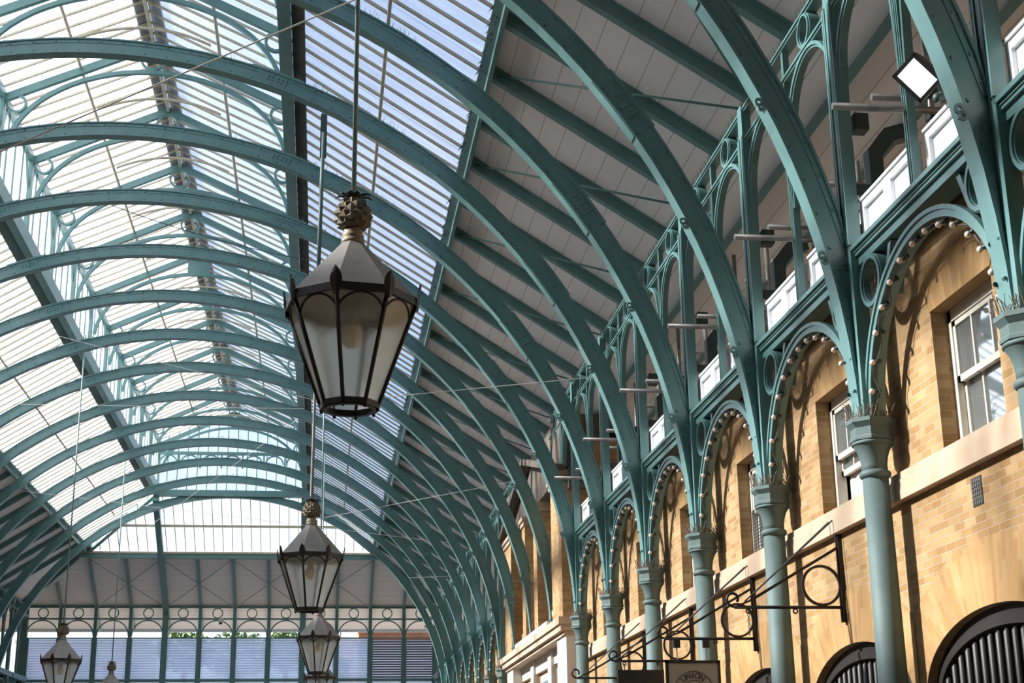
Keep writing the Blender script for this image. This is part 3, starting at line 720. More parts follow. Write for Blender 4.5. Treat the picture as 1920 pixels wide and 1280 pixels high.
# ---- intermediate posts
def midpost(y, x, label, group):
    t = Thing('eaves_post', label, 'post', (x, y, 1.56), group)
    m = MB(); m.box((x - 0.016, y - 0.011, 1.56), (x + 0.006, y + 0.011, 2.53)); t.part('post_core', m, TEAL)
    m = MB()
    for yy in (-0.013, 0.013): m.box((x - 0.020, y + yy - 0.003, 1.56), (x + 0.004, y + yy + 0.003, 2.40))
    m.box((x - 0.020, y - 0.003, 1.56), (x - 0.015, y + 0.003, 2.40)); t.part('post_moulding', m, TEAL)
    return t.o
gm = 'slim posts halfway between the columns'
mp0 = midpost(yk(0) + 0.5, XC, 'slim teal eaves post behind the floodlight', gm)
for k in list(range(1, 7)) + list(range(10, 18)):
    dup(mp0, (0, k, 0), ('slim teal eaves post halfway along the %s bay beyond the floodlight bay' % ORD[k]) if k < 9 else 'slim teal eaves post in the %s bay past the brick pavilion' % ORD[k - 9])
for k in (15, 16, 17): dup(mp0, (2 * (XM - XC), k, 0), 'slim teal eaves post opposite the brick shops, %s from the end colonnade' % ORD[18 - k])

# ---- roof timbers: purlins, rafters, tie rods
def purlin(sg, label):
    x = XM + sg * DXP; z = zroof(DXP); t = Thing('roof_purlin', label, 'purlin', (x, YN, z))
    m = MB(); m.beam((x, YN, z), (x, YHP, z), 0.045, 0.05, side=(1, 0, -0.635 * sg), drop=-0.028); m.box((x - 0.01, YN, z - 0.09), (x + 0.01, YHP, z - 0.03)); t.part('beam', m, TEAL)
    m = MB()
    for i in range(1500):
        y = random.uniform(YN + 1.5, YHP); a = random.uniform(-0.045, -0.018) * sg; l = random.uniform(0.015, 0.04)
        w = 0.0060; zz = z
        m.add([(x + a, y, z - a * sg * 0.635 - 0.045), (x + a + w, y + w, z - a * sg * 0.635 - 0.045), (x + a * 1.6, y + random.uniform(-.02, .02), z - 0.045 - l - a * sg * 0.635)], [(0, 1, 2)])
    t.part('bird_spikes', m, DARK, kind='stuff')
    return t.o
purlin(1, 'long teal purlin edging the glass roof above the brick shops')
purlin(-1, 'long teal purlin edging the glass roof on the side opposite the brick shops')
def rafter(y, label, group, sg=1):
    x0, x1 = XM + sg * DXP, XM + sg * 2.86; t = Thing('soffit_rafter', label, 'rafter', (x0, y, zroof(DXP)), group)
    m = MB(); m.beam((x0, y, zroof(DXP)), (x1, y, zroof(2.86)), 0.040, 0.055, drop=-0.0285); t.part('rafter_web', m, TEAL)
    m = MB(); m.beam((x0, y, zroof(DXP)), (x1, y, zroof(2.86)), 0.062, 0.010, drop=-0.006); t.part('top_flange', m, TEAL)
    return t.o
gr = 'rafters under the boarded roof'
rf0 = rafter(yk(0), 'dark teal rafter meeting the eaves above the rib beside the floodlight', gr)
for i in range(1, 34):
    k, h = divmod(i, 2)
    lb = 'dark teal rafter %s %s rib beyond the floodlight rib' % ('behind the' if h == 0 else 'just past the', ORD[k] if k else 'floodlight') if k else 'dark teal rafter one half bay past the floodlight rib'
    dup(rf0, (0, i * 0.5, 0), lb)
lf0 = rafter(yk(7), 'dark rafter opposite the brick shops, tenth bay from the end gable, at its rib', gr, -1)
for i in range(1, 20):
    k, h = divmod(i, 2)
    dup(lf0, (0, i * 0.5, 0), 'dark rafter opposite the brick shops, %s bay from the end gable, %s' % (ORD[max(1, 10 - k)], 'at its rib' if h == 0 else 'mid bay'))
def tie(k, label, group):
    t = solo('tie_rod', MB().tube([(XM + DXP + 0.02, yk(k + 1), zroof(DXP) - 0.05), (XM + 2.80, yk(k) + 0.06, zroof(2.80) - 0.07)], 0.0055, 6), TEAL, label, 'tie rod', group); return t
for k in range(0, 14): tie(k, 'thin tie rod under the boarded roof, in the %s bay from the floodlight' % ORD[k + 1], 'diagonal tie rods under the boarded roof')
solo('tie_rod', MB().tube([(XM + DXP, yk(1), zroof(DXP) - 0.05), (XM + 2.80, yk(2) - 0.04, zroof(2.80) - 0.06)], 0.0055, 6), TEAL, 'thin tie rod crossing against the others, above the first ribs', 'tie rod')
# glazed slope purlins (cream pipes)
for sg, nm in ((1, 'above the brick shops'), (-1, 'opposite the brick shops')):
    dx = 1.45
    m = MB(); m.tube([(XM + sg * dx, YN, zroof(dx) - 0.045), (XM + sg * dx, YHIP, zroof(dx) - 0.045)], 0.009, 8)
    solo('glazing_purlin', m, CREAM, 'slim cream tube purlin under the sloping glass %s' % nm, 'purlin')
    m = MB(); m.tube([(XM + sg * 0.46, YN, ZRG - 0.47 * 0.46 - 0.045), (XM + sg * 0.46, YHIP, ZRG - 0.47 * 0.46 - 0.045)], 0.011, 8)
    solo('glazing_purlin', m, CREAM, 'slim cream tube purlin under the lantern glass %s' % ('toward the brick shops' if sg > 0 else 'away from the brick shops'), 'purlin')
# ridge
t = Thing('lantern_ridge', 'dark ridge board with a cream line along the lantern top', 'ridge', (XM, YN, ZRG - 0.05))
m = MB()
for sg in (1, -1): m.beam((XM, (YN + YHIP) / 2, ZRG - 0.004), (XM + sg * 0.085, (YN + YHIP) / 2, ZRG - 0.044), YHIP - YN, 0.006, side=(0, 1, 0), drop=0.012)
t.part('ridge_board', m, DARK)
m = MB(); m.box((XM - 0.010, YN, ZRG - 0.075), (XM + 0.010, YHIP, ZRG - 0.055)); t.part('ridge_rail', m, CREAM)
# ---- lantern side walls (clerestory): sill, head, posts
def lantern_side(sg, label):
    x = XM + sg * DXL; t = Thing('lantern_side_frame', label, 'clerestory frame', (x, YN, ZL0))
    m = MB(); m.box((x - 0.03, YN, ZL0 - 0.07), (x + 0.03, YHIP, ZL0 + 0.03)); m.box((x - 0.045, YN, ZL0 + 0.03), (x + 0.03, YHIP, ZL0 + 0.045)); t.part('sill_beam', m, TEAL)
    m = MB(); m.box((x - 0.03, YN, ZL1 - 0.055), (x + 0.03, YHIP, ZL1 - 0.005)); t.part('head_beam', m, TEAL)
    m = MB(); m.beam((x + sg * 0.035, (YN + YHIP) / 2, zroof(DXL + 0.035) - 0.02), (x + sg * 0.10, (YN + YHIP) / 2, zroof(DXL + 0.10) - 0.02), YHIP - YN, 0.008, side=(0, 1, 0)); t.part('flashing_strip', m, DARK if sg > 0 else TEALC)
    for i in range(0, 4 * 16 + 1):
        y = Y0 + i * 0.25
        if y > YHIP: break
        w = 0.035 if i % 4 == 0 else 0.012
        m = MB(); m.box((x - w * 0.8, y - w, ZL0), (x + w * 0.8, y + w, ZL1))
        if i % 4 == 0: m.beam((x, y - 0.16, ZL1 - 0.05), (x, y, ZL1 - 0.32), 0.03, 0.02, side=(1, 0, 0)); m.beam((x, y + 0.16, ZL1 - 0.05), (x, y, ZL1 - 0.32), 0.03, 0.02, side=(1, 0, 0))
        t.part('post' if i % 4 == 0 else 'mullion', m, TEAL)
    return t.o
lantern_side(1, 'teal clerestory frame of the lantern on the brick shop side')
lantern_side(-1, 'teal clerestory frame of the lantern away from the brick shops')
# ---- lantern trusses
def truss(y, label, group):
    t = Thing('lantern_truss', label, 'roof truss', (XM, y, ZL0), group)
    m = MB()
    for sg in (1, -1): m.beam((XM, y, ZRG - 0.03), (XM + sg * DXL, y, ZL1 - 0.025), 0.034, 0.05, drop=-0.03)
    t.part('rafter_pair', m, TEAL)
    m = MB(); n = 30
    a, b_ = 0.90, 0.64; cz = 3.965
    def el(i, g): an = PI * (0.02 + 0.96 * i / n); return XM + (a + g) * math.cos(an), cz + (b_ + g) * math.sin(an)
    m.sweep([[(el(i, -.014)[0], y - 0.014, el(i, -.014)[1]), (el(i, .014)[0], y - 0.014, el(i, .014)[1]), (el(i, .014)[0], y + 0.014, el(i, .014)[1]), (el(i, -.014)[0], y + 0.014, el(i, -.014)[1])] for i in range(n + 1)])
    t.part('arched_brace', m, TEAL)
    for dx, z, r in ((0, 4.700, 0.082), (-0.85, 4.335, 0.068), (0.85, 4.335, 0.068)):
        m = MB(); m.ring((XM + dx, y, z), (1, 0, 0), (0, 0, 1), r - 0.016, r, 0.028, 26); t.part('ring', m, TEAL)
    return t.o
gt_ = 'trusses across the glass lantern'
tr0 = truss(yk(0), 'teal lantern truss above the rib beside the floodlight', gt_)
for k in range(2, NK + 1):
    lb = 'teal lantern truss with rings, above the %s arch rib counted from the end gable' % ORD[NK - k + 1]
    if k == 10: lb = 'teal lantern truss with a solid square plate instead of its middle ring'
    tk = dup(tr0, (0, k, 0), lb)
    if k == 10:
        rc = [c for c in tk.children if c.name.startswith('ring')]; rc = min(rc, key=lambda c: abs(sum(v.co.x for v in c.data.vertices) / len(c.data.vertices)))
        bpy.data.objects.remove(rc)
        m = MB(); m.box((XM - 0.10, yk(k) - 0.01, 4.60), (XM + 0.10, yk(k) + 0.01, 4.80)); po = m.build('gusset_plate', TEAL)
        po.data.transform(Matrix.Translation(-tk.location)); po.parent = tk
def cream_arc(y, label, group):
    m = MB(); n = 20
    def P(i, g): u = -1 + 2 * i / n; return XM + 0.42 * u, 4.66 - 0.10 * u * u + g
    m.sweep([[(P(i, -.006)[0], y - 0.01, P(i, -.006)[1]), (P(i, .006)[0], y - 0.01, P(i, .006)[1]), (P(i, .006)[0], y + 0.01, P(i, .006)[1]), (P(i, -.006)[0], y + 0.01, P(i, -.006)[1])] for i in range(n + 1)])
    return solo('collar_bar', m, CREAM, label, 'collar bar', group)
for k in range(3, NK): cream_arc(yk(k) + 0.5, 'thin cream arched collar bar under the lantern, %s from the end gable' % ORD[NK - k], 'cream collar bars under the lantern')

# ---- hip end: hip beams, end rafters, transom, end colonnade
for sg, nm in ((1, 'on the brick shop side'), (-1, 'away from the brick shops')):
    m = MB(); m.beam((XM + sg * DXL, YHIP, zroof(DXL)), (XM + sg * hipx(YE + 0.1), YE + 0.1, zhip(YE + 0.1)), 0.06, 0.09, side=(sg, -1, 0), drop=-0.05)
    solo('hip_beam', m, TEAL, 'sloping teal hip beam of the end roof %s' % nm, 'hip beam')
m = MB(); m.box((XM - hipx(YHP), YHP - 0.04, zhip(YHP) - 0.09), (XM + hipx(YHP), YHP + 0.04, zhip(YHP) - 0.01)); m2 = MB(); m2.box((XM - hipx(YHP), YHP - 0.055, zhip(YHP) - 0.03), (XM + hipx(YHP), YHP - 0.041, zhip(YHP) - 0.005))
t = Thing('end_transom', 'teal beam between the end roof glass and the boarded end slope', 'beam', (XM, YHP, zhip(YHP) - 0.09)); t.part('beam', m, TEAL); t.part('cream_edge', m2, CREAM)
GAP = 0.472
for j in range(-5, 6):
    big = j in (-2, 2); w = 0.075 if big else 0.04
    ys = YHIP if big else (20.47 if abs(j) == 5 else YHP + 0.03); m = MB()
    m.beam((XM + j * GAP, ys, zhip(ys)), (XM + j * GAP, 21.47, zhip(21.47)), w, 0.10 if big else 0.05, side=(1, 0, 0), drop=-0.06 if big else -0.03)
    solo('end_rafter', m, TEAL, ('thick teal end rafter climbing to the lantern corner, %s' if big else 'teal rafter on the boarded end slope, %s') % (('brick shop side' if j > 0 else 'side away from the shops') if big else ('%s from the middle, %s' % (ORD[abs(j)], 'brick shop side' if j > 0 else 'side away from the shops') if j else 'the middle one')), 'rafter', 'rafters of the end roof')
for i, (ja, jb) in enumerate(((-4, -2), (-2, 0), (0, 2), (2, 4))):
    nm = ('outer pair away from the shops', 'inner pair away from the shops', 'inner pair on the shop side', 'outer pair on the shop side')[i]
    t = Thing('cross_brace', 'thin crossed tie rods on the boarded end slope, %s' % nm, 'brace', (XM + (ja + jb) / 2 * GAP, 20.6, zhip(20.6) - 0.1), 'crossed tie rods of the end slope')
    for a, b_ in ((ja, jb), (jb, ja)):
        t.part('rod', MB().tube([(XM + a * GAP, YHP + 0.03, zhip(YHP) - 0.09), (XM + b_ * GAP, 20.98, zhip(20.98) - 0.06)], 0.006, 5), TEAL)
def end_bay(j):
    x0 = XM + j * GAP; t = Thing('end_frieze_panel', 'end colonnade ring frieze, %s bay from the side away from shops' % ORD[j + 7], 'frieze panel', (x0, YE, 2.1), 'friezes of the end colonnade')
    m = MB()
    for z in (2.515, 2.355): m.box((x0, YE - 0.02, z - 0.011), (x0 + GAP, YE + 0.02, z + 0.011))
    t.part('rail', m, TEAL)
    cx = x0 + GAP / 2; t.part('ring', MB().ring((cx, YE, 2.435), (1, 0, 0), (0, 0, 1), 0.060, 0.074, 0.02, 26), TEAL)
    t.part('arch', MB().ring((cx, YE, 2.12), (1, 0, 0), (0, 0, 1), 0.206, 0.222, 0.022, 24, 0, PI), TEAL)
for j in range(-6, 6): end_bay(j)
for j in range(-6, 7):
    big = j in (-2, 2); w = 0.04 if big else (0.045 if abs(j) == 6 else 0.022)
    m = MB(); m.box((XM + j * GAP - w, YE - 0.03, -0.5), (XM + j * GAP + w, YE + 0.03, 2.53))
    if not big: m.box((XM + j * GAP - w * 1.6, YE - 0.012, -0.5), (XM + j * GAP + w * 1.6, YE + 0.012, 2.1))
    solo('end_post', m, TEAL, 'teal post of the end colonnade, %s from the side away from the shops' % ORD[j + 7], 'post', 'posts of the end colonnade')
wj = 300
for j in range(-6, 6):
    x0 = XM + j * GAP + 0.03; x1 = x0 + GAP - 0.06; f = MB()
    f.box((x0, YE - 0.015, 2.085), (x1, YE + 0.015, 2.10)); f.box((x0, YE - 0.02, 1.50), (x1, YE + 0.02, 1.535))
    fo = struct('window_%d' % wj, f, TEAL); wj += 1
    s = MB(); n = 16
    for i in range(n):
        z = 1.535 + (2.085 - 1.535) * (i + 0.5) / n; s.beam(((x0 + x1) / 2, YE - 0.016, z - 0.017), ((x0 + x1) / 2, YE + 0.016, z + 0.017 if j < 4 else z - 0.005), x1 - x0, 0.003, side=(1, 0, 0))
    s.build('louvre_blades', LOUVREGLASS).parent = fo
    f = MB(); f.box((x0, YE - 0.02, 0.95), (x1, YE + 0.02, 0.98)); f.box((x0, YE - 0.003, -0.5), (x1, YE + 0.003, 1.50)); f.build('lower_glazing', LOUVREGLASS).parent = fo
mb = MB(); mb.box((-5.0, 21.49, 2.225), (2.6, 21.53, 2.262)); struct('trim_40', mb, WHITE)

# ---- brick pavilion that breaks the colonnade
YA, YB, XF, XR = 9.5, 12.56, 1.55, 1.66
piers = [(9.5, 9.93), (10.62, 10.80), (11.26, 11.44), (12.13, 12.56)]
wallp = MB()
for a, b_ in piers: wallp.box((XF, a, 1.06), (XR + 0.2, b_, 2.03))
wallp.box((XR + 0.08, YA, 1.06), (2.36, YB, 2.25)); wallp.box((XR, YA, 1.06), (XR + 0.1, YB, 1.20))
struct('wall_pavilion', wallp, BRICK)
mb = MB(); mb.box((XF + 0.02, YA + 0.01, 2.05), (XR + 0.2, YB - 0.01, zroof(XR + 0.2 - XM) - 0.01)); struct('wall_pavilion_top', mb, STONED)  # soffit shade over the pavilion is put into this dark stone colour
mb = MB(); mb.box((1.95, YA - 0.03, 1.56), (2.36, YA, 2.05)); mb.box((XF + 0.05, YA - 0.06, 1.92), (2.36, YA, 2.06)); struct('trim_41', mb, STONED)
mb = MB()
mb.box((1.51, YA - 0.07, 1.03), (XW, YB + 0.06, 1.075)); mb.box((1.525, YA - 0.05, 0.99), (XW, YB + 0.04, 1.03)); mb.box((1.55, YA - 0.03, 0.965), (XW, YB + 0.02, 0.99))
for a, b_ in piers: mb.box((XF - 0.025, a - 0.025, 2.02), (XR, b_ + 0.025, 2.05)); mb.box((XF - 0.012, a - 0.012, 1.985), (XR, b_ + 0.012, 2.02))
for a, b_ in ((9.93, 10.62), (10.80, 11.26), (11.44, 12.13)): mb.box((XR - 0.04, a + 0.06, 1.185), (XR + 0.02, b_ - 0.06, 1.225))
struct('trim_42', mb, STONE)
mb = MB(); mb.beam((XF - 0.02, YA - 0.05, 2.06), (XF - 0.02, 11.03, 2.44), 0.07, 0.045, side=(1, 0, 0)); mb.beam((XF - 0.02, YB + 0.05, 2.06), (XF - 0.02, 11.03, 2.44), 0.07, 0.045, side=(1, 0, 0)); struct('trim_44', mb, STONED)
mb = MB()
for a, b_ in ((9.48, 9.86), (12.2, 12.58)): mb.box((1.565, a, -0.5), (XW, b_, 0.968))
for a in (10.5, 11.4): mb.box((1.62, a, -0.5), (XW, a + 0.16, 0.968))
mb.box((1.64, YA, 0.86), (XW, YB, 0.97)); struct('trim_43', mb, STONEW)
mb = MB()
for a in (9.9, 10.7, 11.6): mb.box((XW - 0.015, a, 0.2), (XW - 0.005, a + 0.55, 0.83))
struct('wall_shopfront', mb, SASH)
mb = MB()
for a in (9.95, 10.75, 11.65): mb.box((XW - 0.019, a, 0.25), (XW - 0.016, a + 0.45, 0.78))
struct('window_250', mb, PANEGLASS)
for i, (a, b_) in enumerate(((9.93, 10.62), (10.80, 11.26), (11.44, 12.13))):
    f = MB(); a0, b0 = a + 0.10, b_ - 0.10
    for p, q2 in (((a0, 1.22), (a0 + 0.05, 2.02)), ((b0 - 0.05, 1.22), (b0, 2.02)), ((a0, 1.97), (b0, 2.02)), ((a0, 1.60), (b0, 1.63)), ((a0, 1.22), (b0, 1.26))): f.box((XR + 0.03, *p), (XR + 0.07, *q2))
    fo = struct('window_%d' % (251 + i), f, SASH); g = MB(); g.box((XR + 0.055, a0, 1.22), (XR + 0.06, b0, 2.0)); g.build('panes', PANEGLASS).parent = fo
m = MB(); m.box((1.525, 10.05, 1.075), (1.545, 11.75, 1.115)); solo('cornice_strip', m, WHITE, 'low white strip along the stone cornice of the brick pavilion', 'strip')

# ---- shop-front arched grilles
def grille(k, label, group):
    cy = yk(k) + 0.5; x = XW + 0.035; t = Thing('arched_grille', label, 'arched grille', (x, cy, -0.45), group)
    m = MB(); n = 30
    def el(i, g): an = PI * i / n; return cy + (AA + g) * math.cos(an), AZ + (AB + g) * math.sin(an)
    for g0, g1, x0, x1 in ((-0.030, 0.0, -0.01, 0.03), (-0.052, -0.028, -0.018, 0.022)):
        m.sweep([[(x + x0, *el(i, g0)), (x + x0, *el(i, g1)), (x + x1, *el(i, g1)), (x + x1, *el(i, g0))] for i in range(n + 1)])
    for s in (-1, 1): m.box((x - 0.015, cy + s * AA, -0.45), (x + 0.03, cy + s * (AA - 0.05), AZ))
    t.part('arched_frame', m, IRON)
    m = MB(); nb = 17
    for i in range(nb):
        u = -0.93 + 1.86 * i / (nb - 1); y = cy + (AA - 0.05) * u; zt = AZ + (AB - 0.056) * math.sqrt(max(0, 1 - u * u))
        m.tube([(x - 0.004, y, -0.45), (x - 0.004, y, zt - 0.012), (x - 0.002, y, zt)], [0.0105, 0.0105, 0.003], 8)
    t.part('bars', m, IRON)
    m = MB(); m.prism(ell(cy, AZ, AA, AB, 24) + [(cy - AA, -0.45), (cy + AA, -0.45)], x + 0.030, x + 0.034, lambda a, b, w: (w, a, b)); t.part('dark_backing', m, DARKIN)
    return t.o
gg = 'black arched grilles of the shop fronts'
g0_ = grille(0, 'black arched shop grille with vertical bars, the widest, cut by the frame', gg)
for k in range(1, 6): dup(g0_, (0, k, 0), 'black arched shop grille behind the %s iron column beyond the floodlight column' % ORD[k])
# air brick
m = MB(); y, z = 3.545, 0.725
for i in range(5):
    for j in range(6): m.box((XW - 0.004, y + i * 0.0115 - 0.028, z + j * 0.0115 - 0.034), (XW + 0.004, y + i * 0.0115 - 0.021, z + j * 0.0115 - 0.027))
t = Thing('air_brick', 'small grey perforated air vent in the brick below the stone ledge', 'vent', (XW, y, z)); t.part('grid', m, STEEL); m = MB(); m.box((XW - 0.002, y - 0.031, z - 0.037), (XW + 0.01, y + 0.031, z + 0.037)); t.part('back_plate', m, DARK)

# ---- sign brackets
def bracket(y, label, group, boxes=False):
    t = Thing('sign_bracket', label, 'sign bracket', (XW, y, 0.52), group); za = 0.552
    m = MB(); m.box((XW - 0.014, y - 0.010, 0.505), (XW, y + 0.010, 0.785)); m.box((XW - 0.018, y - 0.004, 0.505), (XW - 0.010, y + 0.004, 0.785)); t.part('wall_bar', m, IRON)
    m = MB(); m.tube([(XW, y, za), (1.30, y, za)], 0.0055, 8); t.part('arm', m, IRON)
    m = MB(); m.beam((XW, y, 0.752), (1.355, y, 0.574), 0.010, 0.009); m.beam((1.355, y, 0.574), (1.31, y, 0.556), 0.010, 0.006); t.part('strut', m, IRON)
    m = MB(); m.ring((1.592, y, 0.622), (1, 0, 0), (0, 0, 1), 0.058, 0.066, 0.010, 36); t.part('ring', m, IRON)
    m = MB(); pts = []
    for i in range(22):
        a = -PI / 2 - 1.7 * PI * i / 21; r = 0.024 - 0.010 * i / 21; pts.append((1.298 + r * math.cos(a), y, za + 0.026 + r * math.sin(a)))
    m.tube(pts, 0.0045, 8); t.part('scroll', m, IRON)
    for xx in (1.345, 1.50):
        m = MB(); m.ring((xx, y, za - 0.012), (1, 0, 0), (0, 0, 1), 0.005, 0.009, 0.004, 12); t.part('hook', m, IRON)
    for yy in (-0.45, -0.42):
        m = MB(); m.tube([(1.335, y, za + 0.018), (XW - 0.03, y + 0.44 * 0 + (yy + 0.435) * 1.2, 0.83)], 0.0028, 5); t.part('stay_wire', m, IRON)
    return t.o
gb = 'black scrolled sign brackets on the brick wall'
b0 = bracket(yk(1) + 0.55, 'black scroll bracket with empty ring and no sign hanging', gb)
dup(b0, (0, 0.995, 0), 'black scroll bracket carrying the pale round-lettered sign')
dup(b0, (0, 1.99, 0), 'black scroll bracket carrying the plain black sign')
dup(b0, (0, 3.0, 0), 'black scroll bracket just past the plain black sign')
YS = yk(1) + 1.545
t = Thing('shop_sign', 'pale hanging shop sign with UNION lettered in a circle', 'shop sign', (1.405, YS, 0.25)); sx0, sx1, sz0, sz1 = 1.300, 1.512, 0.235, 0.470
m = MB()
m.box((sx0, YS - 0.008, sz0), (sx0 + 0.010, YS + 0.008, sz1)); m.box((sx1 - 0.010, YS - 0.008, sz0), (sx1, YS + 0.008, sz1)); m.box((sx0, YS - 0.008, sz1 - 0.010), (sx1, YS + 0.008, sz1)); m.box((sx0, YS - 0.008, sz0), (sx1, YS + 0.008, sz0 + 0.01)); t.part('frame', m, SIGNBLACK)
m = MB(); m.box((sx0 + 0.008, YS - 0.005, sz0 + 0.008), (sx1 - 0.008, YS + 0.005, sz1 - 0.008)); t.part('board', m, SIGNGREY)
cx, cz = (sx0 + sx1) / 2 + 0.0, 0.352
m = MB(); m.ring((cx, YS - 0.006, cz), (1, 0, 0), (0, 0, 1), 0.0765, 0.0785, 0.002, 48); m.ring((cx, YS - 0.006, cz), (1, 0, 0), (0, 0, 1), 0.044, 0.046, 0.002, 48); t.part('roundel', m, INK)
for ch, a in (('U', 128), ('N', 109), ('I', 93), ('O', 77), ('N', 58)):
    fc = bpy.data.curves.new('letter', 'FONT'); fc.body = ch; fc.size = 0.030 * S; fc.align_x = 'CENTER'; fc.align_y = 'CENTER'; fc.extrude = 0.0012 * S; fc.materials.append(INK)
    tmp = bpy.data.objects.new('letter_curve', fc); COL.objects.link(tmp); bpy.context.view_layer.update(); lm = bpy.data.meshes.new_from_object(tmp); bpy.data.objects.remove(tmp); lm.materials.clear(); lm.materials.append(INK)
    fo = bpy.data.objects.new('letter', lm); COL.objects.link(fo); fo.parent = t.o; r = 0.0612; ar = math.radians(a)
    P = V((cx + r * math.cos(ar), YS - 0.006, cz + r * math.sin(ar))) - t.base; fo.location = P * S; fo.rotation_euler = (PI / 2, -(ar - PI / 2), 0)
for xx in (1.347, 1.462):
    m = MB(); m.box((xx - 0.012, YS - 0.010, 0.518), (xx + 0.012, YS + 0.010, 0.548)); t.part('clamp_block', m, SIGNBLACK)
    m = MB(); m.tube([(xx, YS, 0.52), (xx, YS, sz1 - 0.002)], 0.0025, 5); t.part('hanging_chain', m, STEEL)
YS = yk(1) + 2.54
t = Thing('shop_sign', 'plain black hanging shop sign beyond the pale lettered one', 'shop sign', (1.42, YS, 0.3))
m = MB(); m.box((1.312, YS - 0.010, 0.28), (1.522, YS + 0.010, 0.513)); t.part('board', m, SIGNBLACK)
for xx in (1.345, 1.50): t.part('hanging_chain', MB().tube([(xx, YS, 0.54), (xx, YS, 0.51)], 0.003, 5), STEEL)
t = Thing('chain', 'thin hanging chain under the empty scroll bracket', 'chain', (1.345, yk(1) + 0.55, 0.47)); m = MB()
for i in range(9): m.ring((1.345, yk(1) + 0.55, 0.535 - i * 0.0085), (1, 0, 0) if i % 2 else (0, 1, 0), (0, 0, 1), 0.0028, 0.0048, 0.002, 8)
t.part('links', m, STEEL)

